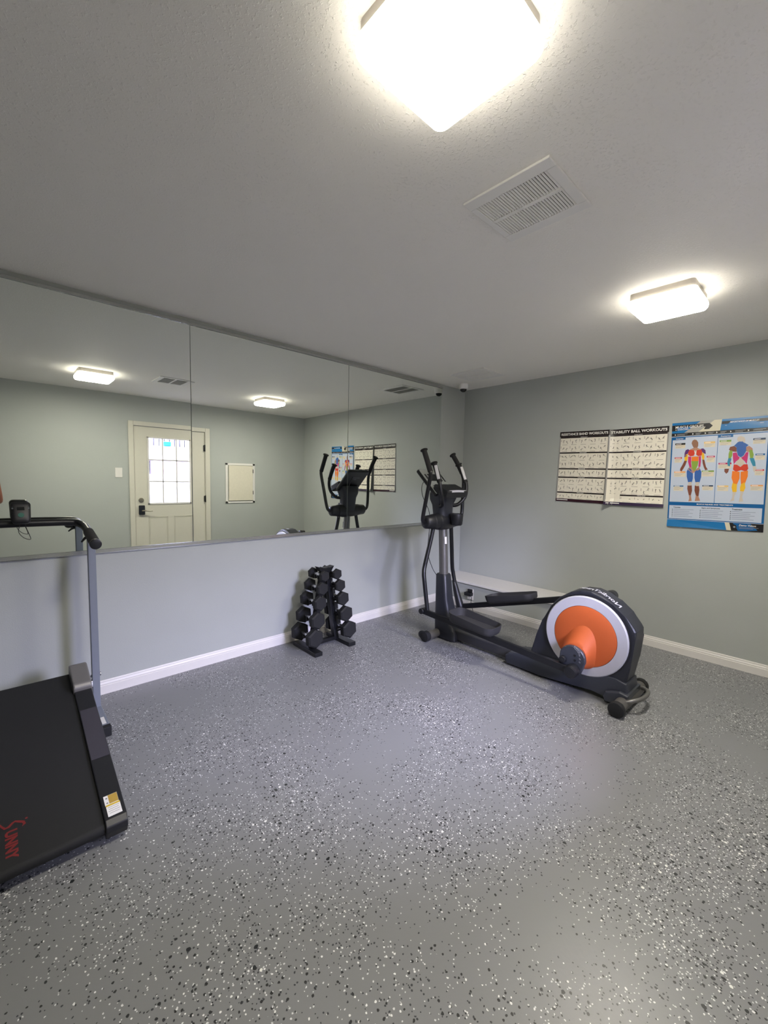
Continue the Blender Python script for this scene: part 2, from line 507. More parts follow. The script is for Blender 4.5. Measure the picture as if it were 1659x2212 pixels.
# light switch plate and white access panel on the same wall
t = thing('switch_plate', 'blank white wall plate beside the door frame', 'switch plate', (-2.866, YB, 1.33))
bm = B(); box(bm, -2.908, -2.823, YB, YB+.007, 1.325, 1.455, .003)
obj('plate', bm, m_white, t)
for zz in (1.345, 1.435):
    bm = B(); cyl(bm, (-2.866, YB+.006, zz), (-2.866, YB+.009, zz), .003, 8)
    obj('screw', bm, m_white, t)
t = thing('access_panel', 'white framed metal access panel on the wall beside the door', 'access panel', (-1.195, YB, .952))
bm = B()
for (a, b_, c, d) in ((-1.438, -1.40, .952, 1.592), (-.985, -.948, .952, 1.592), (-1.438, -.948, .952, .985), (-1.438, -.948, 1.56, 1.592)):
    box(bm, a, b_, YB, YB+.012, c, d, .003)
obj('panel_frame', bm, m_white, t)
bm = B(); box(bm, -1.39, -.99, YB, YB+.026, .992, 1.555, .004)
pd = obj('panel_door', bm, mat('panel_cream', (214, 208, 192), .4), t)
for zz in (1.12, 1.47):
    bm = B(); cyl(bm, (-.986, YB+.024, zz-.03), (-.986, YB+.024, zz+.03), .006, 8)
    obj('hinge', bm, m_blackm, t)

# ------------------------------------------------------------------ mirrors and their channels
MZ0, MZ1 = .9134, 2.4004
MX = [-4.4475, -3.0925, -1.7374, -.4384]
mlab = ['tall frameless wall mirror at the left end, behind the treadmill handlebar', 'middle frameless wall mirror between the two dark seams', 'rightmost frameless wall mirror, nearest the corner']
tilt = [(.0009, .0014), (-.0009, -.0014), (.0002, 0)]   # the panels are not hung quite in one plane
for i in range(3):
    a, b_ = MX[i]+.0018, MX[i+1]-.0018
    cx, cz = (a+b_)/2, (MZ0+MZ1)/2
    hw, hz = (b_-a)/2, (MZ1-MZ0)/2
    bm = B(); box(bm, -hw, hw, -.0025, .0025, -hz, hz, .0008, seg=1)
    o = obj('wall_mirror', bm, m_mirror)
    o.location = (cx, -.0085, cz)
    o.rotation_euler = (tilt[i][0], 0, tilt[i][1])
    tag(o, mlab[i], 'mirror', 'mirror panels on the front wall')
bm = B()
jp = [(0, MZ0-.016), (-.0175, MZ0-.016), (-.0185, MZ0-.012), (-.0185, MZ0+.007), (-.0170, MZ0+.008), (-.0140, MZ0+.008), (-.0140, MZ0-.003), (0, MZ0-.003)]
loft(bm, [[(x, y, z) for y, z in jp] for x in (MX[0], MX[3]+.003)], smooth=False)
o = centre(obj('mirror_channel', bm, m_alu)); tag(o, 'thin metal channel along the bottom edge of the wall mirrors', 'mirror channel')
bm = B()
jp = [(0, MZ1+.012), (-.0175, MZ1+.012), (-.0185, MZ1+.009), (-.0185, MZ1-.005), (-.0170, MZ1-.006), (-.0140, MZ1-.006), (-.0140, MZ1+.002), (0, MZ1+.002)]
loft(bm, [[(x, y, z) for y, z in jp] for x in (MX[0], MX[3]+.003)], smooth=False)
o = centre(obj('mirror_channel', bm, m_alu)); tag(o, 'thin metal channel along the top edge of the wall mirrors', 'mirror channel')

# ------------------------------------------------------------------ ceiling fixtures
def fixture(cx, cy, label):
    t = thing('ceiling_light', label, 'ceiling light', (cx, cy, H-.085), 'square ceiling lights')
    bm = B()
    def ring(h, rad, z): return [(cx+a, cy+b, z) for a, b in rrect(h, h, rad, 6)]
    loft(bm, [ring(.150, .02, H), ring(.152, .022, H-.036)], smooth=False)
    box(bm, cx-.045, cx+.045, cy-.158, cy-.148, H-.041, H-.022, .004)
    obj('mounting_pan', bm, mat('lamp_pan', (188, 182, 174), .5), t)
    bm = B()
    loft(bm, [ring(.152, .024, H-.0365), ring(.160, .03, H-.040), ring(.162, .03, H-.052), ring(.160, .03, H-.068), ring(.152, .026, H-.079), ring(.135, .02, H-.084)])
    bm.normal_update()
    for fc in bm.faces:
        if fc.calc_center_median().z > H-.0755: fc.material_index = 1
    d = obj('diffuser', bm, [m_lamp, m_lamp_side], t, label='glowing white square diffuser')
    bm = B()
    loft(bm, [[(cx+a, cy+b, H-.0838) for a, b in rrect(.028, .028, .006, 3)], [(cx+a, cy+b, H-.087) for a, b in rrect(.027, .027, .006, 3)]], smooth=False)
    obj('centre_cap', bm, m_lamp, d)
fixture(-3.285, -2.368, 'lit square ceiling light at the top of the view, overhead and nearest')
fixture(-1.305, -2.335, 'lit square ceiling light toward the poster wall, the farther one')

def vent(x0, x1, y0, y1, label, closed=False):
    t = thing('ceiling_vent', label, 'ceiling vent', ((x0+x1)/2, (y0+y1)/2, H-.012), 'ceiling air vents')
    z1 = H; z0 = H-.009
    bx = .05; mid = (x0+x1)/2; g = .009
    banks = [(x0+bx, mid-g), (mid+g, x1-bx)]
    ya, yb = y0+.035, y1-.025
    bm = B()
    box(bm, x0, banks[0][0], y0, y1, z0, z1, .002); box(bm, banks[1][1], x1, y0, y1, z0, z1, .002)
    box(bm, banks[0][0], banks[1][1], y0, ya, z0, z1, .002); box(bm, banks[0][0], banks[1][1], yb, y1, z0, z1, .002)
    box(bm, banks[0][1], banks[1][0], ya, yb, z0, z1, .001)
    obj('vent_frame', bm, m_vent, t)
    bm = B(); box(bm, banks[0][0], banks[1][1], ya, yb, H-.0005, H+.03)  # dark sheet behind the slats, painting in the shade of an open duct
    obj('duct_shade_sheet', bm, m_duct_shade, t)
    bm = B()
    n = 26
    for a, b_ in banks:
        for k in range(n):
            yy = ya+(yb-ya)*(k+.5)/n
            obox(bm, ((a+b_)/2, yy, H-.006), b_-a, .0072, .0009, (1, 0, 0), (0, .78, -.62), (0, .62, .78))
    obj('louver_slats', bm, m_vent, t)
vent(-2.745, -2.398, -2.345, -2.006, 'white louvered ceiling vent between the two ceiling lights')
vent(-.725, -.362, -.742, -.346, 'white louvered ceiling vent near the corner, beside the dome camera')

t = thing('dome_camera', 'white dome security camera on the ceiling in the corner', 'security camera', (-.285, -.185, H-.085))
bm = B()
def circ(cx, cy, z, rad, n=28): return [(cx+rad*math.cos(2*PI*k/n), cy+rad*math.sin(2*PI*k/n), z) for k in range(n)]
loft(bm, [circ(-.285, -.185, H, .050), circ(-.285, -.185, H-.040, .050), circ(-.285, -.185, H-.052, .046), circ(-.285, -.185, H-.055, .036)])
obj('camera_housing', bm, m_vent, t)
bm = B()
loft(bm, [circ(-.285, -.185, H-.054-.032*math.sin(a), .036*math.cos(a)+.0004) for a in [k*PI/2/8 for k in range(9)]])
obj('lens_dome', bm, mat('smoked_dome', (26, 26, 28), .08), t, label='smoked dark dome')

# outlet with adapters on the low ledge
t = thing('wall_outlet', 'white wall outlet on the low ledge behind the elliptical', 'outlet', (-.372, -.445, .11))
bm = B(); box(bm, -.378, -.372, -.482, -.405, .105, .225, .002)
obj('outlet_plate', bm, m_white, t)
bm = B()
for zz in (.14, .19): cyl(bm, (-.3775, -.445, zz), (-.3805, -.445, zz), .016, 16)
obj('socket', bm, m_white, t)
t = thing('power_adapter', 'black power adapter plugged into the wall outlet, with its cord', 'adapter', (-.40, -.44, .15))
bm = B(); box(bm, -.432, -.381, -.484, -.398, .155, .192, .006); box(bm, -.40, -.381, -.475, -.42, .192, .225, .005)
ad = obj('adapter_body', bm, m_black, t)
bm = B(); tube(bm, [(-.42, -.47, .165), (-.425, -.49, .15), (-.42, -.488, .11), (-.405, -.475, .09), (-.40, -.485, .04), (-.43, -.52, .006), (-.58, -.60, .005), (-.75, -.66, .005), (-.90, -.66, .006)], .0032, 8)
obj('cord', bm, m_black, t)
t = thing('plug', 'small white plug in the lower socket of the wall outlet', 'plug', (-.39, -.445, .11))
bm = B(); box(bm, -.41, -.381, -.463, -.43, .118, .153, .006)
obj('plug_body', bm, m_sticker, t)

# ================================================================== POSTERS
def poster_builder(y0, z0, W, Hh, rot=0.0, curl=None):
    """y0,z0 = top-left corner on the wall; u right (towards -y), v down, in cm"""
    bm = B(); mats = []; cr, sr = math.cos(rot), math.sin(rot)
    def P(u, v, lay):
        uu = u/100; vv = v/100
        yy = y0-(uu*cr+vv*sr); zz = z0-(vv*cr-uu*sr)
        d = .003+lay*.0005+(curl(u/W, v/Hh) if curl else 0)
        return (-d, yy, zz)
    def mi(m):
        if m not in mats: mats.append(m)
        return mats.index(m)
    def rect(u0, v0, u1, v1, m, lay=1, step=3.0):
        nu = max(1, math.ceil(abs(u1-u0)/step)); nv = max(1, math.ceil(abs(v1-v0)/step))
        g = [[bm.verts.new(P(u0+(u1-u0)*i/nu, v0+(v1-v0)*j/nv, lay)) for i in range(nu+1)] for j in range(nv+1)]
        for j in range(nv):
            for i in range(nu):
                q = bm.faces.new((g[j][i], g[j+1][i], g[j+1][i+1], g[j][i+1])); q.material_index = mi(m)
    def poly(pts, m, lay=1):
        q = bm.faces.new([bm.verts.new(P(a, b, lay)) for a, b in pts]); q.material_index = mi(m)
        if len(pts) > 4: bmesh.ops.triangulate(bm, faces=[q])
    def text(s, u0, v0, u1, v1, m, lay=3, offset=.0, shear=0.0, space=1.0):
        V, F = text2d(s, offset, shear, space)
        vs = [bm.verts.new(P(u0+(u1-u0)*a, v1-(v1-v0)*b, lay)) for a, b in V]
        for fc in F:
            try:
                q = bm.faces.new([vs[i] for i in fc]); q.material_index = mi(m)
            except ValueError: pass
    def sheet(m, back):
        rect(0, 0, W, Hh, m, 0, 2.0)
    def done(name, label, group=None):
        o = obj(name, bm, mats)
        return tag(centre(o), label, 'poster', group)
    return rect, poly, text, sheet, done

pc = lambda n, c: mat('print_'+n, c, .25, var=.01)
C_paper = pc('paper', (232, 226, 212)); C_ink = pc('ink', (34, 24, 28)); C_plum = pc('plum', (48, 30, 48)); C_fig = pc('figure', (62, 58, 58)); C_txt = pc('white', (232, 230, 226))
C_grey = pc('grey_margin', (150, 148, 146))
def stick(rect, poly, cx, cy, s, rnd):
    """a little exercising figure: head, torso, limbs"""
    a = rnd.uniform(-1.2, 1.2); hx, hy = math.sin(a), -math.cos(a)
    hip = (cx-hx*.5*s, cy-hy*.5*s); sh = (cx+hx*.5*s, cy+hy*.5*s)
    def limb(p, q, w):
        dx, dy = q[0]-p[0], q[1]-p[1]; L = math.hypot(dx, dy)+1e-6; nx, ny = -dy/L*w, dx/L*w
        poly([(p[0]+nx, p[1]+ny), (q[0]+nx, q[1]+ny), (q[0]-nx, q[1]-ny), (p[0]-nx, p[1]-ny)], C_fig, 2)
    limb(hip, sh, .17*s)
    hd = (sh[0]+hx*.34*s, sh[1]+hy*.34*s); poly([(hd[0]+.18*s*math.cos(k*PI/3), hd[1]+.18*s*math.sin(k*PI/3)) for k in range(6)], C_fig, 2)
    for base, l in ((hip, .62), (hip, .62), (sh, .5), (sh, .5)):
        b1 = rnd.uniform(-1.3, 1.3)+(PI/2 if base is hip else rnd.choice((-.6, PI/2)))
        k = (base[0]+l*s*math.cos(b1), base[1]+l*s*abs(math.sin(b1))*(1 if base is hip else rnd.choice((1, -1))))
        limb(base, k, .08*s)
        b2 = b1+rnd.uniform(-.8, .8); e = (k[0]+l*.8*s*math.cos(b2), k[1]+l*.7*s*math.sin(b2)); limb(k, e, .06*s)
def workout(y0, z0, title, rows, label, last=None, foot=None, seed=1, rot=0, curl=None):
    rnd = random.Random(seed)
    W, Hh = 45.4, 67.3
    rect, poly, text, sheet, done = poster_builder(y0, z0, W, Hh, rot, curl)
    sheet(C_grey, None)
    rect(0, 0, W, 4.9, C_ink, 1)
    text(title, 1.3, 1.3, W-1.2, 3.7, C_txt, offset=.028)
    rect(.9, 5.0, W-.9, Hh-2.7, C_paper, 1)
    v = 5.0
    heads = ['UPPER BODY', 'CORE', 'BACK', 'LOWER BODY', 'TOTAL BODY']
    for i, (n, hh) in enumerate(rows):
        x0 = .9
        if i == 4 and last: x0 = 11.5
        rect(x0, v, W-.9, v+1.25, C_ink, 2)
        text(heads[i], (x0+W)/2-3.2, v+.3, (x0+W)/2+3.2, v+.95, C_txt, 4, offset=.02)
        if i == 4 and last: rect(x0, v, x0+.15, v+hh, C_ink, 2)
        rh = (hh-1.6)/n
        cols = 5 if not (i == 4 and last) else 3
        cw = (W-1.8-(x0-.9))/cols
        for rr in range(n):
            for c in range(cols):
                cx = x0+(c+.5)*cw; cy = v+1.3+rr*rh+rh*.45
                s = rh*.19
                stick(rect, poly, cx-cw*.16, cy+rnd.uniform(-.1, .25)*rh, s, rnd)
                stick(rect, poly, cx+cw*.2, cy+rnd.uniform(-.2, .15)*rh, s, rnd)
                rect(cx-cw*.42, cy-rh*.3, cx-cw*.42+.25, cy+rh*.05, C_fig, 2)
                rect(cx-cw*.28, v+1.3+rr*rh+rh*.93, cx+cw*.28, v+1.3+rr*rh+rh*.96, C_fig, 2)
        v += hh
        if i == 3 and last: v -= 0
    rect(0, Hh-2.6, W, Hh, foot, 1)
    rect(.8, Hh-1.9, 11.5, Hh-1.2, C_txt, 2)
    return done('poster', label, 'workout posters on the wall')
def curl1(a, b):
    return .004*math.sin(a*PI)*b+.012*max(0, (a-.86)/.14)**1.5*b+.006*max(0, (.1-a)/.1)*b
def curl2(a, b):
    return .006*a*(1-a)*4*b+.055*(max(0, (.13-a)/.13))**1.6*(.25+.75*b)+.012*(max(0, (b-.93)/.07))
C_maroon = pc('maroon', (52, 26, 38)); C_purple = pc('purple_band', (50, 36, 66))
workout(-1.166, 1.880, 'RESISTANCE BAND WORKOUTS', [(2, 14.7), (2, 15.3), (1, 8.2), (2, 14.7), (1, 6.8)],
        'exercise chart with black RESISTANCE BAND WORKOUTS title, leftmost poster', foot=C_maroon, seed=3, rot=-.012, curl=curl1)
workout(-1.622, 1.871, 'STABILITY BALL WORKOUTS', [(2, 14.8), (2, 15.0), (1, 8.2), (2, 14.8), (1, 6.9)],
        'exercise chart with black STABILITY BALL WORKOUTS title, middle poster with a curled edge', last=True, foot=C_purple, seed=9, rot=.002, curl=curl2)

PCOL = dict(skin=(142, 104, 84), flesh=(176, 132, 112), purple=(92, 52, 112), red=(200, 62, 44), white=(220, 212, 206), yellow=(226, 178, 44), pink=(190, 52, 112),
            orange=(226, 122, 42), green=(132, 160, 68), brown=(122, 74, 60), blue=(58, 98, 166), bone=(196, 186, 176), teal=(52, 132, 164),
            black=(34, 34, 38), amber=(226, 186, 110), redl=(186, 52, 60), pinkl=(178, 36, 92), orangel=(232, 160, 96), greenl=(122, 152, 76), bluel=(38, 96, 150), navy=(40, 62, 92))
FIG = [
('skin',[(13.8,17.0),(14.3,15.0),(15.5,14.2),(17.0,14.7),(18.1,16.7),(18.2,19.2),(17.5,21.5),(17.2,23.2),(15.7,23.2),(15.6,21.2),(14.5,19.1)]),
('flesh',[(15.5,20.6),(17.4,20.7),(19.8,22.3),(21.5,22.9),(16.6,23.7),(11.9,23.0),(13.1,21.8)]),
('purple',[(11.8,21.5),(10.2,22.2),(9.5,24.5),(9.5,28.1),(10.9,27.1),(11.8,24.6),(12.7,22.6)]),
('purple',[(19.8,21.8),(21.4,21.4),(22.9,22.9),(23.3,25.9),(22.0,25.4),(20.9,23.9)]),
('red',[(12.7,22.1),(15.7,22.7),(16.2,25.2),(15.7,27.0),(13.5,27.4),(11.9,26.1),(11.8,24.1)]),
('red',[(17.3,22.7),(20.4,22.3),(21.2,24.9),(20.6,27.1),(18.5,27.4),(17.2,26.2)]),
('white',[(15.7,22.7),(17.3,22.7),(17.2,26.2),(16.7,27.2),(16.2,26.2)]),
('yellow',[(10.6,25.6),(11.7,25.6),(11.9,28.7),(11.4,30.9),(9.9,30.7),(9.5,28.6)]),
('yellow',[(20.8,24.8),(22.0,25.1),(22.6,27.9),(22.4,30.4),(21.2,29.9),(20.7,27.3)]),
('pink',[(12.1,27.4),(14.1,27.7),(14.2,32.8),(14.7,36.3),(13.2,35.8),(12.1,31.7)]),
('pink',[(19.0,27.6),(20.3,27.3),(20.5,31.8),(20.3,35.9),(19.0,35.9),(19.1,32.3)]),
('orange',[(14.3,27.7),(18.9,27.6),(18.9,31.3),(14.4,31.2)]),
('green',[(14.3,31.0),(18.9,31.3),(18.6,34.8),(17.5,37.9),(16.1,39.3),(14.9,36.9)]),
('brown',[(9.8,30.4),(11.4,30.9),(10.5,34.3),(9.2,37.3),(8.2,39.2),(7.0,38.6),(7.2,36.8),(8.4,34.2)]),
('brown',[(21.3,30.1),(22.6,30.4),(23.3,33.4),(23.9,35.9),(25.1,38.1),(23.5,38.6),(22.6,36.4),(21.7,33.4)]),
('flesh',[(13.2,35.6),(14.9,36.3),(16.3,39.1),(18.3,36.9),(20.0,35.6),(20.0,37.9),(15.6,40.9),(12.2,37.9)]),
('blue',[(12.4,36.8),(14.1,37.4),(15.8,40.9),(15.9,45.0),(15.3,48.6),(12.9,48.1),(11.8,43.5),(11.6,39.4)]),
('blue',[(16.8,39.9),(19.7,36.4),(21.2,39.9),(21.2,43.9),(20.3,48.5),(17.8,48.5),(16.9,44.5)]),
('bone',[(13.1,47.9),(15.2,47.6),(15.3,50.6),(12.7,50.7)]),
('bone',[(17.8,48.0),(20.2,47.7),(20.0,51.0),(17.5,51.1)]),
('brown',[(12.6,50.4),(15.4,50.1),(15.8,54.7),(15.1,58.8),(13.8,58.4),(12.6,53.3)]),
('brown',[(17.4,50.6),(20.1,50.5),(20.6,54.0),(20.2,59.1),(18.5,58.7),(17.4,54.7)]),
('flesh',[(13.8,58.1),(15.2,58.3),(15.9,62.9),(13.7,63.3),(14.2,61.0)]),
('flesh',[(18.4,58.4),(20.0,58.6),(21.4,62.6),(17.9,62.9),(18.2,60.8)]),
('bone',[(41.6,16.0),(42.0,14.1),(43.6,13.5),(45.7,14.5),(46.4,16.7),(46.0,19.0),(44.4,19.9),(42.9,18.9)]),
('brown',[(41.7,15.5),(42.7,14.1),(43.1,16.5),(42.2,17.4)]),
('blue',[(42.2,17.9),(44.4,16.8),(45.8,18.5),(48.4,20.5),(47.1,21.9),(47.3,24.7),(46.0,28.0),(44.4,29.4),(42.7,27.9),(41.8,24.5),(41.6,21.7),(40.0,20.7),(42.2,19.8)]),
('brown',[(37.8,21.3),(40.0,20.7),(41.6,21.9),(41.8,25.2),(39.6,24.9),(37.2,23.4)]),
('flesh',[(47.1,21.9),(48.8,21.2),(50.7,23.0),(51.0,24.8),(48.8,25.7),(47.3,25.2)]),
('green',[(37.8,23.4),(39.4,23.7),(39.4,27.8),(38.4,30.7),(37.2,29.7),(37.2,26.3)]),
('green',[(48.8,23.8),(50.6,23.9),(51.6,27.6),(51.4,30.4),(49.8,30.4),(49.3,27.6)]),
('teal',[(37.2,29.7),(39.1,30.0),(38.6,33.1),(38.4,36.0),(37.1,35.5),(36.7,32.6)]),
('teal',[(49.4,30.2),(51.8,30.2),(52.8,33.3),(53.1,36.1),(51.6,36.1),(50.4,33.2)]),
('pink',[(39.6,25.9),(41.8,25.5),(42.8,28.4),(44.4,29.8),(41.9,32.2),(40.6,34.5),(39.9,30.2)]),
('pink',[(47.3,25.7),(48.6,25.7),(48.4,30.4),(48.0,34.6),(46.7,32.2),(44.4,29.8),(46.1,28.4)]),
('bone',[(44.1,28.9),(42.3,31.7),(41.7,34.1),(44.6,36.2),(47.0,34.1),(46.1,31.8)]),
('red',[(40.6,34.5),(42.5,34.8),(44.6,36.5),(46.3,34.6),(48.5,34.6),(49.1,37.9),(48.0,40.0),(45.0,38.9),(42.1,40.1),(40.3,38.4)]),
('orange',[(40.0,39.4),(44.3,40.1),(44.5,45.1),(43.3,49.4),(41.2,49.0),(39.8,44.7)]),
('orange',[(44.9,40.1),(49.0,39.3),(49.1,43.6),(47.8,48.8),(45.5,49.4),(45.0,44.6)]),
('yellow',[(40.7,48.0),(43.3,49.4),(43.3,55.2),(41.0,55.3),(40.2,51.9)]),
('yellow',[(45.5,49.4),(47.6,47.9),(48.2,52.1),(47.3,55.0),(45.3,54.6),(45.1,51.8)]),
('bone',[(41.0,55.0),(43.1,55.2),(42.1,59.1),(42.2,61.8),(39.7,62.6),(41.0,59.6)]),
('bone',[(45.5,54.6),(47.3,54.8),(46.7,58.9),(47.5,62.2),(44.9,62.6),(45.4,58.9)]),
('bone',[(51.5,36.3),(53.3,36.5),(53.7,37.7),(52.7,40.7),(51.9,39.3)]),
('brown',[(35.3,37.7),(38.0,37.7),(37.6,40.3),(36.5,41.5),(35.3,39.8)]),
]
LAB = [('black',2.8,16.5,9.7,17.9,20.7),('amber',21.8,16.4,28.7,17.7,20.7),('redl',2.9,27.8,7.9,29.0,32.1),('pinkl',24.0,27.5,29.0,28.7,32.4),
('orangel',3.1,39.2,10.8,40.3,43.6),('greenl',21.4,38.8,29.0,39.9,43.4),('bluel',3.2,50.7,9.9,51.6,54.9),('navy',22.3,50.3,29.0,51.3,54.2),
('greenl',31.4,15.9,38.3,17.3,19.8),('navy',50.8,15.8,57.6,17.2,19.9),('bluel',52.6,27.1,57.8,28.4,31.6),('pinkl',31.5,33.1,39.2,34.3,37.4),
('redl',52.9,38.5,57.9,39.6,42.8),('amber',31.7,50.4,38.3,51.4,54.6),('orangel',51.0,49.8,57.9,50.8,53.9)]
def muscle_poster():
    W, Hh = 59.6, 84.3
    def curl(a, b): return .003*math.sin(a*7)*math.sin(b*5)+.003+.010*max(0, (b-.95)/.05)*(1-a)
    rect, poly, text, sheet, done = poster_builder(-2.096, 1.890, W, Hh, .018, curl)
    blue = pc('blue', (28, 112, 172)); dblue = pc('deep_blue', (26, 92, 150)); pale = pc('pale_blue', (188, 198, 216)); black = pc('near_black', (30, 29, 32))
    cream = pc('cream', (206, 200, 178)); grey = pc('mid_grey', (160, 160, 156)); tgrey = pc('small_print', (120, 128, 150)); box_ = pc('label_cream', (214, 204, 184))
    sheet(dblue, None)
    poly([(0, 0), (18.7, 0), (8.4, 8.4), (0, 8.4)], blue, 1)
    poly([(18.7, 0), (27.5, 0), (17.5, 8.4), (8.4, 8.4)], grey, 1)
    poly([(27.5, 0), (32.1, 0), (31.2, 8.4), (17.5, 8.4)], cream, 1)
    poly([(32.1, 0), (W, 0), (W, 8.4), (31.2, 8.4)], blue, 1)
    poly([(0, 2.0), (24.4, 2.0), (26.6, 4.2), (24.4, 6.6), (0, 6.6)], black, 2)
    text('MUSCLE GROUPS', 2.4, 2.7, 20.9, 4.7, C_txt, 4, offset=.012)
    text('& EXERCISES', 2.4, 5.2, 11.2, 6.1, C_txt, 4, offset=.012)
    rect(32.0, 1.6, W, 3.7, black, 2)
    text('IMPORTANCE OF MUSCLES', 36.8, 2.1, 53.5, 3.2, C_txt, 4, offset=.012, shear=.25)
    for k in range(3): rect(34+k, 4.7+k*.9, 56-k*2, 4.95+k*.9, pale, 2)
    rect(0, 8.4, W, 10.9, black, 1)
    for uu in (2.2, 13.9, 21.9, 29.0, 37.3, 47.5): poly([(uu, 9.0), (uu+.9, 9.7), (uu, 10.4)], C_txt, 3)
    for uu, ww in ((3.7, 7), (16, 3.6), (24, 3.8), (31.5, 3.6), (40.2, 6), (50.5, 7.0)):
        rect(uu, 9.15, uu+ww, 9.5, C_line_, 3); rect(uu, 9.95, uu+ww*.75, 10.3, C_line_, 3)
    rect(0, 10.9, W, 11.4, pale, 1)
    rect(.9, 12.1, 30.1, 64.0, pale, 1); rect(30.4, 12.1, W-.8, 64.0, pale, 1)
    rect(.3, 11.9, 9.6, 13.9, dblue, 2); text('Anterior', 3.0, 12.4, 8.2, 13.4, C_txt, 4, offset=.01)
    rect(30.3, 11.9, 39.2, 13.9, dblue, 2); text('Posterior', 32.0, 12.4, 38.0, 13.4, C_txt, 4, offset=.01)
    for c, pts in FIG: poly(pts, pc('anat_'+c, PCOL[c]), 3)
    for c, a, b_, c2, d, e in LAB:
        rect(a, d, c2, e, box_, 2); rect(a, b_, c2, d, pc('lab_'+c, PCOL[c]), 3)
        rect(a+.6, (b_+d)/2-.2, a+4.2, (b_+d)/2+.2, C_txt, 4)
        for k in range(3): rect(a+.4, d+.6+k*.8, a+(c2-a)*(.9-.15*k), d+.8+k*.8, C_line_, 3)
    rect(1.0, 66.9, W-1.3, 77.6, pale, 1)
    text('MUSCLE INJURIES AND TREATMENTS', 19.3, 64.9, 41.7, 66.1, C_txt, 4, offset=.015)
    for s, uu, w_ in (('Causes', 4, 4.6), ('Signs and Symptoms', 22.6, 11.5), ('Treatment', 41.3, 6.0)):
        text(s, uu, 67.7, uu+w_, 68.9, black, 3, offset=.012)
        for k in range(5):
            rect(uu-1.0, 69.9+k*1.4, uu-.5, 70.4+k*1.4, black, 3)
            rect(uu, 70.0+k*1.4, uu+13.5-(k*2.7) % 5, 70.25+k*1.4, tgrey, 3)
    rect(0, 78.2, W, 78.5, pale, 1)
    poly([(0, 78.6), (37.4, 78.6), (38.8, Hh), (0, Hh)], blue, 1)
    poly([(37.4, 78.6), (40.2, 78.6), (41.6, Hh), (38.8, Hh)], cream, 2)
    poly([(40.2, 78.6), (W, 78.6), (W, Hh), (41.6, Hh)], black, 1)
    poly([(4.0, 81.2), (4.9, 79.6), (5.8, 79.6), (5.2, 80.3), (4.8, 80.3), (4.5, 81.2)], C_txt, 3)
    text('PosterFit.com', 6.1, 79.6, 15.2, 81.0, C_txt, 4, offset=.012)
    for k in range(3): rect(18, 80.0+k*.7, 35-k, 80.2+k*.7, C_line_, 2)
    text('Demo Videos', 46, 79.4, 55.6, 80.8, C_txt, 4, offset=.012, shear=.2)
    for k in range(2): rect(46, 81.6+k*.8, 57-k*3, 81.8+k*.8, C_line_, 3)
    poly([(43.3+.7*math.cos(k*PI/6), 81.6+.7*math.sin(k*PI/6)) for k in range(12)], C_line_, 3)
    done('poster', 'blue MUSCLE GROUPS anatomy poster with two coloured muscle figures', None)
C_line_ = pc('fine_print', (150, 152, 158))
muscle_poster()

# ================================================================== DUMBBELL RACK
RX, RY = -2.138, -.24
t = thing('dumbbell_rack', 'black A-frame dumbbell rack standing by the wall below the mirrors', 'dumbbell rack', (RX, RY, 0))
bm = B()
box(bm, RX-.135, RX+.135, RY-.02, RY+.02, .022, .052, .003)
obj('base_crossbar', bm, m_blackm, t)
for s in (-1, 1):
    bm = B(); box(bm, RX+s*.165-.034, RX+s*.165+.034, RY-.175, RY+.155, .0, .032, .003)
    obj('foot', bm, m_blackm, t)
ROW = [(.062, .604, .044, .150), (.087, .508, .051, .168), (.112, .396, .058, .186), (.139, .264, .065, .205), (.168, .128, .071, .225)]
for s in (-1, 1):
    bm = B()
    a = Vector((RX+s*.012, RY, .655)); b_ = Vector((RX+s*.118, RY, .03))
    d = (b_-a).normalized()
    obox(bm, (a+b_)/2, .04, .05, (b_-a).length, Vector((d.z, 0, -d.x))*-1, (0, 1, 0), d, .003)
    obj('upright', bm, m_blackm, t)
    for ox, z, rad, L in ROW:
        xi = RX+s*(.012+.106*(.655-z)/.625)
        for yy in (-.028, .028):
            bm = B(); yy *= .75
            zc = z-rad*.1-.012
            obox(bm, ((xi+RX+s*(ox+.012))/2, RY-.005+yy, z-.026), abs(ox+.012-abs(xi-RX))+.012, .006, .016, (1, 0, 0), (0, 1, 0), (0, 0, 1), .001)
            obox(bm, (RX+s*(ox+.021), RY-.005+yy, z-.016), .006, .006, .034, (1, 0, 0), (0, 1, 0), (0, 0, 1), .001)
            obj('cradle_arm', bm, m_blackm, t)
bm = B()
prism = [(RX-.075, .668), (RX-.03, .652), (RX, .648), (RX+.03, .652), (RX+.075, .662), (RX+.05, .625), (RX+.02, .60), (RX-.02, .60), (RX-.05, .63)]
loft(bm, [[(x, RY-.03, z) for x, z in prism], [(x, RY+.03, z) for x, z in prism]], smooth=False)
obj('top_bracket', bm, m_blackm, t)
names = ['topmost', 'second highest', 'middle', 'second lowest', 'lowest']
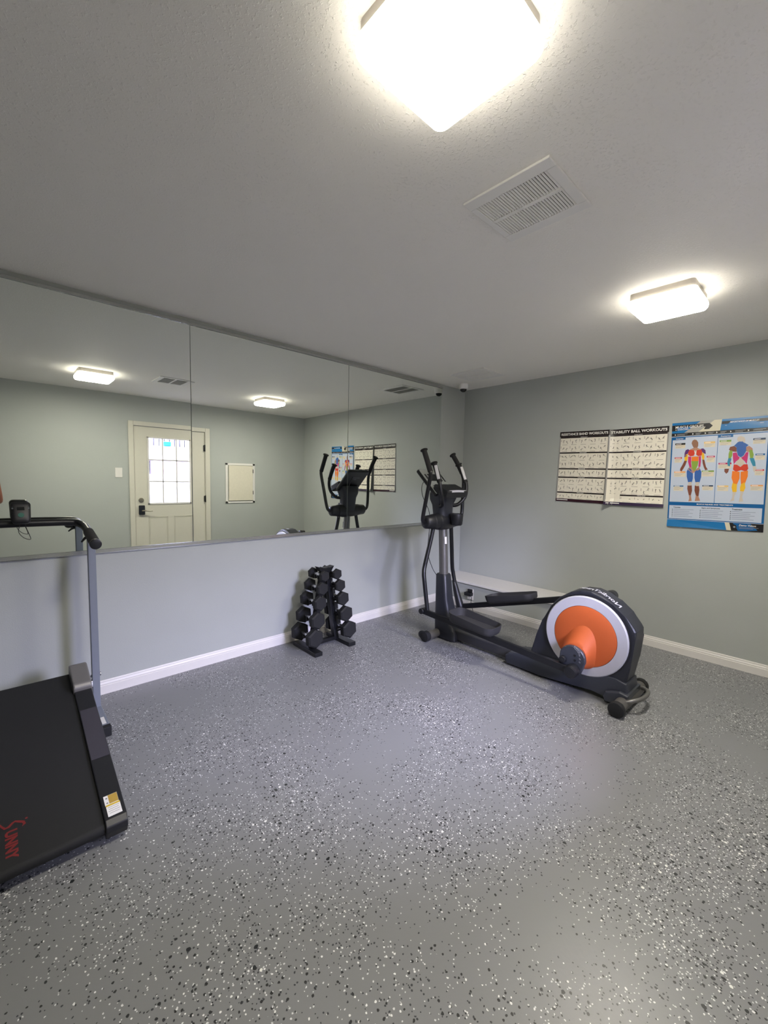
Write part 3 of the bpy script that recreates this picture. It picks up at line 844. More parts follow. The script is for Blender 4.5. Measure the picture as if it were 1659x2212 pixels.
def dumbbell(x, y, z, rad, L, label):
    t = thing('hex_dumbbell', label, 'dumbbell', (x, y, z-rad), 'hex dumbbells on the rack')
    hl = rad*.86
    for s in (-1, 1):
        bm = B()
        def hx(yy, q): return [(x+q*math.cos(PI/6+k*PI/3+.09), yy, z+q*math.sin(PI/6+k*PI/3+.09)) for k in range(6)]
        y_in = y+s*(L/2-hl); y_out = y+s*L/2
        R_ = rad*1.08
        loft(bm, [hx(y_in, R_*.84), hx(y_in+s*.008, R_), hx(y_out-s*.009, R_), hx(y_out, R_*.82)], smooth=False)
        obj('weight_head', bm, m_rubber, t)
    bm = B()
    hh = L/2-hl+.003
    tube(bm, [(x, y-hh, z), (x, y-hh*.5, z), (x, y, z), (x, y+hh*.5, z), (x, y+hh, z)], [.0125, .0145, .0165, .0145, .0125], 14)
    obj('handle', bm, m_chrome, t, label='chrome contoured handle')
for i, (ox, z, rad, L) in enumerate(ROW):
    for s, nm in ((-1, 'left'), (1, 'right')):
        dumbbell(RX+s*ox, RY-.005, z, rad-.001, L+.05, 'black hex dumbbell in the %s cradle on the %s side of the rack' % (names[i], nm))

# ================================================================== ELLIPTICAL
EX = -1.2
e = thing('elliptical_trainer', 'black elliptical trainer with an orange and silver round flywheel cover', 'elliptical', (EX, -1.5, 0))
# base
bm = B(); box(bm, EX-.038, EX+.038, -1.60, -.80, .022, .100, .008)
obj('base_beam', bm, mat('beam_paint', (58, 58, 60), .4), e)
bm = B(); tube(bm, [(EX-.215, -.742, .045), (EX+.215, -.742, .045)], .036, 20, smooth=False)
fs = obj('front_stabilizer', bm, mat('stabilizer_grey', (84, 82, 80), .45), e)
for s in (-1, 1):
    bm = B(); cyl(bm, (EX+s*.205, -.742, .046), (EX+s*.255, -.742, .046), .0445, 24, bev=.006)
    obj('end_cap', bm, m_rubber, fs)
    bm = B(); cyl(bm, (EX+s*.225, -.705, .055), (EX+s*.252, -.705, .055), .032, 20, bev=.004)
    obj('transport_wheel', bm, m_black, fs)
# column shroud
bm = B()
def sec(z, hx, ya, yb, rad):
    hy = (yb-ya)/2; cy = (ya+yb)/2
    return [(EX+a, cy+b, z) for a, b in rrect(hx, hy, min(rad, hx*.95, hy*.95), 4)]
loft(bm, [sec(.012, .085, -.93, -.70, .04), sec(.06, .085, -.93, -.695, .04), sec(.10, .078, -.90, -.69, .04), sec(.17, .068, -.86, -.685, .03), sec(.35, .060, -.81, -.68, .03), sec(.55, .053, -.785, -.672, .03), sec(.562, .047, -.78, -.68, .03)])
obj('column_shroud', bm, m_shroud, e)
bm = B(); tube(bm, [(EX, -.732, .54), (EX, -.705, .98)], [.0395, .0385], 28, smooth=False)
mast = obj('mast', bm, m_mast, e, label='grey steel mast tube')
bm = B(); obox(bm, (EX-.0190, -.7555, .862), .003, .02, .062, Vector((-.5, -.866, 0)), Vector((.866, -.5, 0)), (0, 0.06, 1), .0005)
obj('sticker', bm, m_sticker, mast)
# pivot housing
bm = B()
rings = []
for x, ry, rz, dy, dz in [(-.242, .02, .025, 0, 0), (-.236, .043, .046, 0, 0), (-.225, .052, .056, 0, 0), (-.15, .056, .062, 0, 0), (-.145, .062, .066, 0, 0), (-.09, .066, .068, 0, 0), (-.082, .072, .074, -.005, 0),
                          (0, .078, .078, -.01, -.002), (.082, .072, .074, -.005, 0), (.09, .066, .068, 0, 0), (.145, .062, .066, 0, 0), (.15, .056, .062, 0, 0), (.225, .052, .056, 0, 0), (.236, .043, .046, 0, 0), (.242, .02, .025, 0, 0)]:
    rings.append([(EX+x, -.70+dy+ry*math.cos(2*PI*k/28), 1.028+dz+rz*math.sin(2*PI*k/28)) for k in range(28)])
loft(bm, rings)
obj('pivot_housing', bm, m_black, e)
# cup holder
bm = B()
cc = (EX+.03, -.83)
loft(bm, [circ(*cc, 1.0, .042, 24), circ(*cc, 1.01, .05, 24), circ(*cc, 1.095, .056, 24), circ(*cc, 1.10, .055, 24), circ(*cc, 1.095, .049, 24), circ(*cc, 1.015, .044, 24)])
obj('cup_holder', bm, m_black, e)
# neck
bm = B()
loft(bm, [sec(1.02, .082, -.77, -.63, .05), sec(1.10, .086, -.765, -.63, .05), sec(1.17, .088, -.765, -.62, .05), sec(1.22, .10, -.785, -.60, .05), sec(1.27, .115, -.80, -.61, .05), sec(1.30, .12, -.80, -.63, .05)])
obj('console_neck', bm, m_shroud, e)
# console slab
wv = Vector((0, .22, .212)).normalized(); nv = Vector((0, -wv.z, wv.y))
c0 = Vector((EX, -.625, 1.375))
con = B()
obox(con, c0-nv*.018, .285, .31, .034, (1, 0, 0), wv, nv, .012)
con = obj('console', con, m_black, e)
bm = B(); obox(bm, c0+nv*.000, .275, .30, .006, (1, 0, 0), wv, nv, .0025)
face = obj('console_face', bm, m_panel, con, label='pale glossy console face')
bm = B(); obox(bm, c0+nv*.004+wv*.045, .15, .085, .004, (1, 0, 0), wv, nv, .0015)
obj('display', bm, m_lcd, con)
bm = B()
for s in (-1, 1):
    obox(bm, c0+nv*.004+wv*.04+Vector((s*.105, 0, 0)), .02, .09, .003, (1, 0, 0), wv, nv, .001)
obox(bm, c0+nv*.004-wv*.06, .2, .02, .004, (1, 0, 0), wv, nv, .001)
obj('console_buttons', bm, m_black, con)
bm = B(); obox(bm, c0-nv*.036+wv*.06, .11, .012, .002, (1, 0, 0), wv, nv, .0005); obox(bm, c0-nv*.036+wv*.035, .04, .014, .002, (1, 0, 0), wv, nv, .0005)
obj('rear_badge', bm, mat('badge_grey', (70, 74, 78), .4), con)
bm = B()
obox(bm, (EX+.01, -.765, 1.295), .285, .16, .07, (1, 0, 0), Vector((0, .93, .36)), Vector((0, -.36, .93)), .012)
lip = obj('console_tray', bm, m_black, e)
bm = B(); tube(bm, [(EX-.10, -.838, 1.293), (EX+.01, -.848, 1.296), (EX+.13, -.838, 1.293)], .0, 4, sec=[(.009, -.006), (.009, .006), (-.009, .006), (-.009, -.006)])
obj('trim_strip', bm, m_silver, lip)
# fixed handlebars
for s in (-1, 1):
    X = lambda v: EX+s*v
    bm = B(); tube(bm, [(X(.07), -.72, 1.165), (X(.11), -.775, 1.175), (X(.155), -.81, 1.235), (X(.178), -.812, 1.31), (X(.180), -.797, 1.385), (X(.172), -.755, 1.47)], .0165, 14)
    fh = obj('fixed_handlebar', bm, m_blackm, e)
    bm = B(); tube(bm, [(X(.180), -.800, 1.37), (X(.177), -.772, 1.44), (X(.170), -.730, 1.522)], .021, 16)
    gr = obj('grip', bm, m_foam, fh)
    bm = B(); d = Vector((s*-.007, .042, .082)).normalized(); pp = Vector((X(.170), -.727, 1.523)); cyl(bm, pp, pp+d*.012, .031, 20, bev=.004)
    obj('grip_end', bm, m_rubber, fh)
    bm = B()
    q = Vector((-.75, -.6, .3)).normalized() if s < 0 else Vector((-.6, -.75, .3)).normalized()
    ctr = Vector((X(.1765), -.768, 1.448)); dd = Vector((s*-.010, .060, .152)).normalized(); q = (q-dd*q.dot(dd)).normalized()
    obox(bm, ctr+q*.018, .026, .125, .01, q.cross(dd), dd, q, .004)
    obj('pulse_contact', bm, m_silver, fh, label='silver pulse contact plate')
# swing arms
ARM = {-1: dict(up=[(-1.40, -.70, 1.02), (-1.452, -.70, 1.032), (-1.476, -.712, 1.08), (-1.486, -.757, 1.26), (-1.495, -.798, 1.43), (-1.4935, -.783, 1.475)], g=[(-1.4945, -.795, 1.455), (-1.4915, -.757, 1.54), (-1.4895, -.716, 1.628)],
                low=[(-1.318, -.70, 1.0), (-1.345, -.695, .88), (-1.405, -.688, .66), (-1.425, -.695, .59), (-1.43, -.71, .51), (-1.428, -.745, .30), (-1.428, -.752, .262)]),
       1: dict(up=[(-1.0, -.70, 1.02), (-.94, -.695, 1.03), (-.914, -.69, 1.08), (-.906, -.69, 1.25), (-.904, -.69, 1.39), (-.908, -.655, 1.49)], g=[(-.9055, -.672, 1.455), (-.909, -.622, 1.54), (-.911, -.563, 1.622)],
               low=[(-1.082, -.70, 1.0), (-1.05, -.69, .82), (-1.0, -.667, .60), (-.985, -.668, .53), (-.975, -.695, .40), (-.97, -.745, .22)])}
for s in (-1, 1):
    A = ARM[s]
    bm = B(); tube(bm, A['up'], .0165, 14)
    sw = obj('swing_arm', bm, m_blackm, e)
    bm = B(); tube(bm, A['g'], .0215, 16)
    obj('foam_grip', bm, m_foam, sw)
    bm = B(); g1, g2 = Vector(A['g'][1]), Vector(A['g'][2]); d = (g2-g1).normalized(); cyl(bm, g2-d*.002, g2+d*.01, .031, 20, bev=.004)
    obj('grip_end', bm, m_rubber, sw)
    bm = B(); tube(bm, A['low'], .0185, 14)
    lo = obj('lower_arm', bm, m_blackm, e)
bm = B(); tube(bm, [(-.982, -.675, .46), (-.978, -.692, .41), (-.973, -.715, .33), (-.97, -.752, .225), (-.97, -.757, .205)], [.014, .024, .030, .036, .030], 18)
obj('arm_sleeve', bm, m_black, e)
# foot bars and pedals
FB = {-1: ((-1.436, -.705, .263), (-1.436, -1.985, .190)), 1: ((-.965, -.745, .220), (-.965, -2.035, .608))}
for s in (-1, 1):
    a, b_ = map(Vector, FB[s])
    bm = B(); d = (b_-a).normalized()
    obox(bm, (a+b_)/2, .032, (b_-a).length, .046, (1, 0, 0), d, Vector((1, 0, 0)).cross(d), .006)
    fb = obj('foot_bar', bm, m_blackm, e)
    bm = B(); cyl(bm, a+Vector((-.03, 0, 0)), a+Vector((.03, 0, 0)), .025, 20, bev=.004)
    obj('pivot_cap', bm, m_black, fb)
    bm = B(); cyl(bm, b_+Vector((-.03 if s > 0 else -.04, 0, 0)), b_+Vector((.03, 0, 0)), .036, 24, bev=.004)
    obj('crank_bushing', bm, m_black, fb)
def pedal(c, d, L, W_, rise):
    d = Vector(d).normalized(); sx = Vector((1, 0, 0)); up = sx.cross(d) if sx.cross(d).z > 0 else -sx.cross(d)
    bm = B(); c = Vector(c)
    def ol(hx, hy, h, nose=.0):
        out = []
        for a, b in rrect(hx, hy, hx*.62, 6):
            k = .75 if b < -hy*.2 else 1.0
            out.append(c+sx*a+d*b+up*(h+rise*max(0, b/hy)*(1 if h > .01 else 0)))
        return out
    loft(bm, [ol(W_*.36, L*.46, -.02), ol(W_*.46, L*.49, -.006), ol(W_*.5, L*.5, .012), ol(W_*.52, L*.51, .05), ol(W_*.49, L*.495, .05), ol(W_*.44, L*.47, .008)])
    return obj('pedal', bm, mat('pedal_rubber', (44, 44, 46), .7, var=.08), e)
pedal((-1.412, -1.215, .272), (0, 1, .057), .40, .195, .02)
pedal((-.97, -1.27, .408), (0, -1, .285), .43, .17, -.01)
# housing
hp = [(-1.61, .13), (-1.66, .30), (-1.70, .42), (-1.75, .53), (-1.81, .605), (-1.88, .655), (-1.95, .682), (-2.02, .688), (-2.08, .672), (-2.15, .632), (-2.22, .575), (-2.275, .512), (-2.288, .49), (-2.288, .44), (-2.275, .30), (-2.25, .14)]
bm = B(); prism_x(bm, hp, EX-.085, EX+.085, .018)
hs = obj('flywheel_housing', bm, m_shroud, e)
bm = B()
V_, F_ = text2d('NordicTrack', .02)
TP = [(-1.93, .688), (-1.98, .6935), (-2.03, .6915), (-2.08, .6765), (-2.13, .6495), (-2.18, .6125)]
def on_top(tt):
    k = min(int(tt*(len(TP)-1)), len(TP)-2); fr = tt*(len(TP)-1)-k
    return TP[k][0]+(TP[k+1][0]-TP[k][0])*fr, TP[k][1]+(TP[k+1][1]-TP[k][1])*fr
vs = []
for a, b in V_:
    yy, zz = on_top(1-a)
    vs.append(bm.verts.new((EX-.055+.05*b, yy, zz)))
for fc in F_:
    try: bm.faces.new([vs[i] for i in fc])
    except ValueError: pass
obj('lettering', bm, m_silver, hs, label='white maker lettering on the housing top')
# lower cover
lp = [(-1.44, .010), (-1.425, .03), (-1.425, .075), (-1.45, .098), (-1.60, .135), (-1.68, .165), (-2.20, .175), (-2.262, .16), (-2.275, .05), (-2.20, .03), (-2.15, .038), (-2.06, .045), (-1.90, .03), (-1.7, .012)]
bm = B(); prism_x(bm, lp, EX-.098, EX+.098, .012)
obj('lower_cover', bm, m_slate, e)
bm = B(); prism_x(bm, [(-2.285, .02), (-2.15, .02), (-2.135, .05), (-2.15, .085), (-2.23, .11), (-2.28, .10)], EX-.125, EX+.125, .01)
obj('rear_shoe', bm, m_slate, e)
CY, CZ = -1.998, .390
def ang_ring(x, rad, n=64): return [(x, CY+rad*math.cos(2*PI*k/n), CZ+rad*math.sin(2*PI*k/n)) for k in range(n)]
for s in (-1, 1):
    x0 = EX+s*.085
    bm = B(); loft(bm, [ang_ring(x0, .272), ang_ring(x0+s*.004, .272), ang_ring(x0+s*.004, .26)])
    obj('wheel_groove', bm, m_black, hs)
    bm = B(); loft(bm, [ang_ring(x0+s*.002, .262), ang_ring(x0+s*.014, .262), ang_ring(x0+s*.020, .256), ang_ring(x0+s*.022, .20), ang_ring(x0+s*.015, .198)])
    rg = obj('silver_ring', bm, m_silver, hs)
    bm = B(); loft(bm, [ang_ring(x0+s*.016, .199), ang_ring(x0+s*.0235, .196), ang_ring(x0+s*.030, .17), ang_ring(x0+s*.035, .12), ang_ring(x0+s*.038, .06), ang_ring(x0+s*.039, .002)])
    dc = obj('orange_disc', bm, m_orange, hs)
    # crank hump rising out of the disc towards the crank pin
    ty, tz = (-1.968, .262) if s < 0 else (-2.03, .52)
    dy, dz = (ty-CY), (tz-CZ); Ln = math.hypot(dy, dz); dy /= Ln; dz /= Ln
    def hump(x, L0, L1, wd, n=32):
        out = []
        for k in range(n):
            a = 2*PI*k/n
            ca, sa = math.cos(a), math.sin(a)
            lon = (L1 if ca > 0 else L0)*ca; lat = wd*sa
            out.append((x, ty+dy*lon-dz*lat, tz+dz*lon+dy*lat))
        return out
    bm = B(); loft(bm, [hump(x0+s*.024, .235, .088, .118), hump(x0+s*.034, .215, .087, .108), hump(x0+s*.050, .175, .086, .098), hump(x0+s*.070, .138, .085, .090), hump(x0+s*.088, .108, .083, .084), hump(x0+s*.100, .090, .082, .081)])
    obj('crank_shroud', bm, m_orange, hs)
    bm = B()
    def cov(x, k):
        pts = []
        for i in range(13):
            a = -PI/2+PI*i/12
            pts.append((-(.078*k)*math.cos(a), (.080*k)*math.sin(a)))
        pts += [(.085*k, .068*k), (.085*k, -.068*k)]
        return [(x, ty+dy*(lo_+.0)-dz*la, tz+dz*(lo_+.0)+dy*la) for lo_, la in pts]
    loft(bm, [cov(x0+s*.085, 1.03), cov(x0+s*.116, 1.02), cov(x0+s*.122, .96)], smooth=False)
    cv = obj('crank_cover', bm, m_slate, hs, label='dark grey crank cover')
    if s < 0:
        ex = Vector((0, -.74, -.67)).normalized()     # reading direction along the cover
        ey = Vector((0, -.67, .74)).normalized()*-1
        ey = Vector((0, -.62, .78)).normalized()
        bm = B()
        def lay(sx_, o_, w_, h_, off=.01):
            V2, F2 = text2d(sx_, off)
            vv = [bm.verts.new(Vector((x0-.1245, 0, 0))+Vector((0, o_[0], o_[1]))+ex*a*w_+ey*b*h_) for a, b in V2]
            for fc in F2:
                try: bm.faces.new([vv[i] for i in fc])
                except ValueError: pass
        lay('STRIDE', (-1.978, .344), .052, .0075); lay('ADJUSTMENT', (-1.974, .335), .060, .0065)
        for k, (yy, zz) in enumerate([(-2.008, .296), (-2.012, .273), (-2.012, .252)]): lay(['18', '20', '22'][k], (yy, zz), .012, .007)
        obj('lettering', bm, m_silver, cv)
        for yy, zz in ((-1.985, .283), (-1.987, .252)):
            bm = B(); cyl(bm, (x0-.120, yy, zz), (x0-.1235, yy, zz), .008, 14)
            obj('pin_hole', bm, m_black, cv)
        bm = B(); cyl(bm, (x0-.118, -1.915, .240), (x0-.15, -1.915, .240), .022, 20, bev=.004); cyl(bm, (x0-.15, -1.915, .24), (x0-.155, -1.915, .24), .008, 12)
        obj('adjuster_knob', bm, m_black, cv)
        bm = B(); cyl(bm, (x0-.115, -1.985, .190), (x0-.185, -1.985, .190), .040, 24, bev=.004)
        obj('crank_pin', bm, m_black, cv)
    else:
        bm = B(); cyl(bm, (x0+.10, -2.035, .608), (x0+.145, -2.035, .608), .04, 24, bev=.004); obox(bm, (x0+.09, -2.035, .57), .02, .05, .12, (1, 0, 0), (0, 1, 0), (0, 0, 1), .004)
        obj('crank_pin', bm, m_black, cv)
# rear stabiliser with carry handle
bm = B(); tube(bm, [(EX-.215, -2.252, .046), (EX+.235, -2.252, .046)], .038, 24, smooth=False)
rs = obj('rear_stabilizer', bm, MATS['stabilizer_grey'], e)
for s in (-1, 1):
    bm = B(); cyl(bm, (EX+s*.205, -2.252, .046), (EX+s*.245, -2.252, .046), .046, 24, bev=.006)
    obj('end_cap', bm, m_rubber, rs)
bm = B(); tube(bm, [(EX-.135, -2.27, .065), (EX-.12, -2.30, .078), (EX-.07, -2.335, .088), (EX, -2.345, .09), (EX+.07, -2.335, .088), (EX+.12, -2.30, .078), (EX+.135, -2.27, .065)], .0125, 12)
obj('carry_handle', bm, m_mast, e, label='grey bent tube carry handle')
# console cord
bm = B(); tube(bm, [(EX-.03, -.56, 1.42), (EX-.09, -.53, 1.35), (EX-.11, -.55, 1.25), (EX-.07, -.60, 1.10), (EX-.06, -.60, .95), (EX-.075, -.60, .75), (EX-.03, -.62, .60), (EX, -.66, .52)], .003, 8)
obj('console_cord', bm, m_black, e)

# ================================================================== TREADMILL
TX = -4.06
tr = thing('treadmill', 'black manual treadmill with grey uprights and red lettering on the belt', 'treadmill', (TX, -.8, 0))
yr, zr = -1.25, .092
sl = math.atan2(.215, .88)
S = Vector((0, math.cos(sl), math.sin(sl))); Nn = Vector((0, -math.sin(sl), math.cos(sl))); XX = Vector((1, 0, 0))
def D(x, s, n): return Vector((x, yr, zr))+S*s+Nn*n
LEN = .93
bm = B()
prof = []
rb = .022
for k in range(9):
    a = PI/2+PI*k/8; prof.append((-.035+rb*math.cos(a), -rb+rb*math.sin(a)))
prof2 = []
for k in range(9):
    a = -PI/2+PI*k/8; prof2.append((LEN+rb*math.cos(a), -rb+rb*math.sin(a)))
lp_ = prof+prof2
loft(bm, [[D(x, s, n) for s, n in lp_] for x in (TX-.218, TX+.218)], smooth=True)
belt = obj('belt', bm, m_belt, tr)
# red word and swoosh on the belt
bm = B()
exx, eyy = -S, XX     # letters run towards the back of the deck
def put(V2, F2, s0, x0, w_, h_):
    vv = [bm.verts.new(D(x0+h_*b, s0-w_*a, .0012)) for a, b in V2]
    for fc in F2:
        try: bm.faces.new([vv[i] for i in fc])
        except ValueError: pass
V2, F2 = text2d('UNNY', .045)
put(V2, F2, .105, TX-.057, .117, .034)
sw_ = [(-.045, .215), (-.02, .232), (.01, .235), (.032, .222), (.038, .198), (.046, .200), (.045, .235), (.025, .255), (-.005, .262), (-.03, .248)]
sw2 = [(-.045, .215), (-.03, .200), (-.005, .195), (.02, .188), (.028, .180), (-.005, .182), (-.045, .19), (-.075, .195), (-.10, .190), (-.075, .205)]
SP = [(-.010, .103), (-.003, .110), (-.006, .120), (-.018, .129), (-.028, .136), (-.036, .132), (-.045, .122), (-.056, .121), (-.064, .134), (-.070, .150)]
rad_ = [.001, .004, .0045, .004, .0035, .004, .0045, .004, .003, .001]
L_, R_ = [], []
for i, (a, b) in enumerate(SP):
    p0 = SP[max(i-1, 0)]; p1 = SP[min(i+1, len(SP)-1)]
    dx, ds = p1[0]-p0[0], p1[1]-p0[1]; q = math.hypot(dx, ds)
    L_.append(bm.verts.new(D(TX+a-ds/q*rad_[i], b+dx/q*rad_[i], .0012))); R_.append(bm.verts.new(D(TX+a+ds/q*rad_[i], b-dx/q*rad_[i], .0012)))
for i in range(len(SP)-1): bm.faces.new((L_[i], L_[i+1], R_[i+1], R_[i]))
bm.faces.new([bm.verts.new(D(TX+.003+.004*math.cos(k*PI/6), .131+.004*math.sin(k*PI/6), .0012)) for k in range(12)])
obj('lettering', bm, m_red, belt, label='dull red lettering')
# frame under the belt
bm = B(); obox(bm, D(TX, LEN/2-.01, -.03), .50, LEN-.08, .03, XX, S, Nn, .003)
obj('deck_frame', bm, m_blackm, tr)
for s in (-1, 1):
    xc = TX+s*.2535
    bm = B()
    pr = [(-.060, -.055), (-.068, -.02), (-.06, .0), (-.038, .013), (.78, .013), (.78, -.05)]
    t_ = bmesh.new()
    loft(t_, [[D(xc-.036, a, b) for a, b in pr], [D(xc+.036, a, b) for a, b in pr]], smooth=False)
    bmesh.ops.bevel(t_, geom=t_.edges[:], offset=.004, segments=2, profile=.5, affect='EDGES')
    merge(bm, t_)
    rl = obj('side_rail', bm, m_black, tr)
    bm = B(); obox(bm, D(xc, .44, .0133), .066, .33, .0015, XX, S, Nn)
    obj('foot_grip', bm, m_grip, rl, label='matte grey foot grip patch')
    bm = B()
    pr = [(.755, .0), (.757, .03), (.775, .045), (.925, .055), (.95, .045), (.955, -.06), (.77, -.06)]
    t_ = bmesh.new()
    loft(t_, [[D(xc-.040, a, b) for a, b in pr], [D(xc+.038, a, b) for a, b in pr]], smooth=False)
    bmesh.ops.bevel(t_, geom=t_.edges[:], offset=.007, segments=3, profile=.5, affect='EDGES')
    merge(bm, t_)
    obj('roller_cover', bm, m_cover, tr, label='grey moulded roller cover')
    if s > 0:
        bm = B(); obox(bm, D(xc, -.002, .0140), .046, .052, .0008, XX, S, Nn, 0)
        st = obj('warning_label', bm, m_sticker, rl, label='white and yellow warning label')
        bm = B(); obox(bm, D(xc-.002, .046, .0140), .045, .046, .0008, XX, S, Nn, 0)
        st2 = obj('warning_label', bm, m_sticker, rl)
        bm = B(); obox(bm, D(xc+.005, .048, .0146), .030, .040, .0006, XX, S, Nn)
        obj('label_print', bm, m_gold, st2)
        bm = B(); obox(bm, D(xc, .0215, .0147), .046, .007, .0006, XX, S, Nn)
        obj('label_band', bm, m_yellow, st)
        bm = B()
        for k in range(4): obox(bm, D(xc, .012-k*.009, .0146), .038-.006*(k % 2), .0012, .0004, XX, S, Nn)
        for (q, w_) in ((.056, .006), (.034, .005)): obox(bm, D(xc-.016, q, .0146), .006, w_, .0004, XX, S, Nn)
        obj('label_text', bm, m_line, st)
    # upright, base tube
    xu = TX+s*.345
    bm = B(); box(bm, xu-.018, xu+.018, -.262, -.222, .045, 1.052, .003)
    up = obj('upright', bm, m_upright, tr, label='square silver grey upright')
    bm = B(); cyl(bm, (xu+s*.018, -.242, .235), (xu+s*.026, -.242, .235), .011, 12, bev=.003); cyl(bm, (xu-s*.018, -.242, .235), (TX+s*.292, -.30, .235), .007, 10); box(bm, min(xu-s*.018, TX+s*.30), max(xu-s*.018, TX+s*.30), -.275, -.245, .18, .215, .002)
    obj('bolt', bm, m_chrome, up)
    bm = B(); box(bm, xu-.021, xu+.021, -.50, -.075, .012, .05, .003)
    bt = obj('base_tube', bm, m_upright, tr)
    for yy in (-.515, -.065):
        bm = B(); box(bm, xu-.024, xu+.024, yy-.018, yy+.018, 0, .054, .004)
        obj('rubber_foot', bm, m_rubber, bt)
    bm = B(); box(bm, xu-.009, xu+.009, -.48, -.40, .0503, .0508)
    obj('base_label', bm, m_sticker, bt)
    # folding knob below the handlebar
    bm = B(); tube(bm, [(xu-s*.016, -.25, 1.035), (xu-s*.03, -.27, 1.03), (xu-s*.048, -.285, 1.012)], [.006, .007, .004], 8)
    obj('lock_lever', bm, m_black, up)
bm = B(); box(bm, TX-.325, TX+.325, -.20, -.16, .015, .048, .003)
obj('base_crossbar', bm, m_upright, tr)
HB = [(.325, -.53, 1.031), (.330, -.40, 1.044), (.334, -.24, 1.064), (.330, -.14, 1.082), (.305, -.088, 1.098), (.262, -.078, 1.104), (.12, -.078, 1.107), (0, -.078, 1.108)]
bm = B(); tube(bm, [(TX-a, b, c) for a, b, c in HB]+[(TX+a, b, c) for a, b, c in HB[-2::-1]], .0205, 18)
hb = obj('handlebar', bm, m_blackm, tr)
for s in (-1, 1):
    bm = B(); tube(bm, [(TX+s*.3335, -.26, 1.0615), (TX+s*.330, -.40, 1.044), (TX+s*.325, -.525, 1.0318)], .0245, 20, smooth=False)
    obj('foam_grip', bm, m_foam, hb)
    bm = B(); cyl(bm, (TX+s*.3253, -.518, 1.033), (TX+s*.3247, -.545, 1.0292), .026, 20, bev=.003)
    obj('end_cap', bm, m_black, hb)
# little round console on the bar
cc = Vector((TX+.058, -.125, 1.168)); cu_ = Vector((0, .30, .954)); cn = Vector((0, -.954, .30))
def shell(off, k, dx=0):
    out = []
    for a, b in rrect(.042, .060, .018, 5):
        tap = 1-.18*max(0, -b/.060-.35)
        out.append(cc+XX*a*k*tap+cu_*b*k+cn*off)
    return out
bm = B(); loft(bm, [shell(-.028, .7), shell(-.022, .88), shell(-.008, .98), shell(.006, 1.0), shell(.016, .96), shell(.022, .82), shell(.024, .6)])
mc = obj('monitor', bm, m_black, tr, smooth=50)
bm = B(); obox(bm, cc+cu_*.018+cn*.0235, .03, .018, .003, XX, cu_, cn, .001)
obj('monitor_display', bm, m_lcd, mc)
bm = B(); loft(bm, [[cc+XX*.013*math.cos(k*PI/10)-cu_*.017+cu_*.012*math.sin(k*PI/10)+cn*h for k in range(20)] for h in (.02, .0275)])
obj('button', bm, m_green, mc, label='green oval button')
for sx_ in (-1, 1):
    bm = B(); obox(bm, cc+XX*sx_*.029+cu_*.020+cn*.0215, .014, .005, .003, XX, cu_, cn); obox(bm, cc+XX*sx_*.029+cu_*.027+cn*.021, .010, .003, .003, XX, cu_, cn)
    obj('monitor_print', bm, mat('faint_print', (96, 104, 108), .5), mc)
bm = B(); tube(bm, [cc+Vector((.014, .0, -.06)), cc+Vector((.022, -.01, -.09)), cc+Vector((.035, -.012, -.135)), cc+Vector((.028, -.012, -.142)), cc+Vector((.006, -.012, -.130)), cc+Vector((-.012, -.01, -.10)), cc+Vector((-.006, .0, -.062))], .0018, 6, n=5)
obj('safety_cord', bm, m_black, mc)

# ================================================================== OUTSIDE THE DOOR GLASS
m_side = mat('white_siding', (226, 222, 224), .6, var=.03)
m_brown = mat('brown_screen', (120, 100, 108), .7, var=.08)
m_ground = mat('concrete_ground', (84, 86, 78), .8, var=.08)
bm = B(); box(bm, -14, 8, -20, YB-.1, -.14, -.04)
tag(centre(obj('ground', bm, m_ground)), 'dark paved ground outside the door', 'ground').__setitem__('kind', 'structure')
bl = thing('neighbouring_building', 'white sided building across the way, seen through the door glass in the mirror', 'building', (-1.1, -7.5, -.04))
Yb = -7.5
bm = B()
def siding(x0, x1, z0, z1):
    n = max(1, round((z1-z0)/.085)); h = (z1-z0)/n
    for k in range(n):
        a = z0+k*h
        quadlist(bm, [(x0, Yb-.1, a), (x1, Yb-.1, a), (x1, Yb+.012, a), (x0, Yb+.012, a), (x0, Yb-.1, a+h), (x1, Yb-.1, a+h), (x1, Yb, a+h), (x0, Yb, a+h)], BOXF)
siding(-4.5, 2.5, -.04, 1.36); siding(-4.5, 2.5, 1.68, 1.99)
box(bm, -4.5, 2.5, Yb-.12, Yb+.03, 1.33, 1.365); box(bm, -4.5, 2.5, Yb-.12, Yb+.20, 1.975, 2.0)
for x in (-1.40, -.99): box(bm, x-.02, x+.02, Yb-.06, Yb+.02, 1.36, 1.68)
obj('siding', bm, m_side, bl)
bm = B(); box(bm, -4.5, 2.5, Yb-.45, Yb-.40, 1.36, 1.68)
obj('recess', bm, m_brown, bl)
bm = B(); box(bm, -1.62, -1.44, Yb-.30, Yb-.28, 1.37, 1.67)
obj('dark_window', bm, m_lcd, bl)
bm = B()
for k in range(60): x = -4.4+k*.11; box(bm, x-.008, x+.008, Yb-.02, Yb, 2.0, 2.42)
box(bm, -4.5, 2.5, Yb-.03, Yb+.01, 2.40, 2.44)
obj('balcony_railing', bm, m_blackm, bl)
bm = B(); box(bm, -4.5, 2.5, Yb-1.5, Yb-1.4, 1.99, 2.5)
obj('upper_wall', bm, m_side, bl)
bm = B(); box(bm, -1.27, -1.11, Yb+.04, Yb+.16, 2.005, 2.11, .02)
o = centre(obj('storage_tub', bm, mat('turquoise_plastic', (30, 170, 190), .5))); tag(o, 'turquoise tub on the balcony outside, seen in the mirror', 'tub')

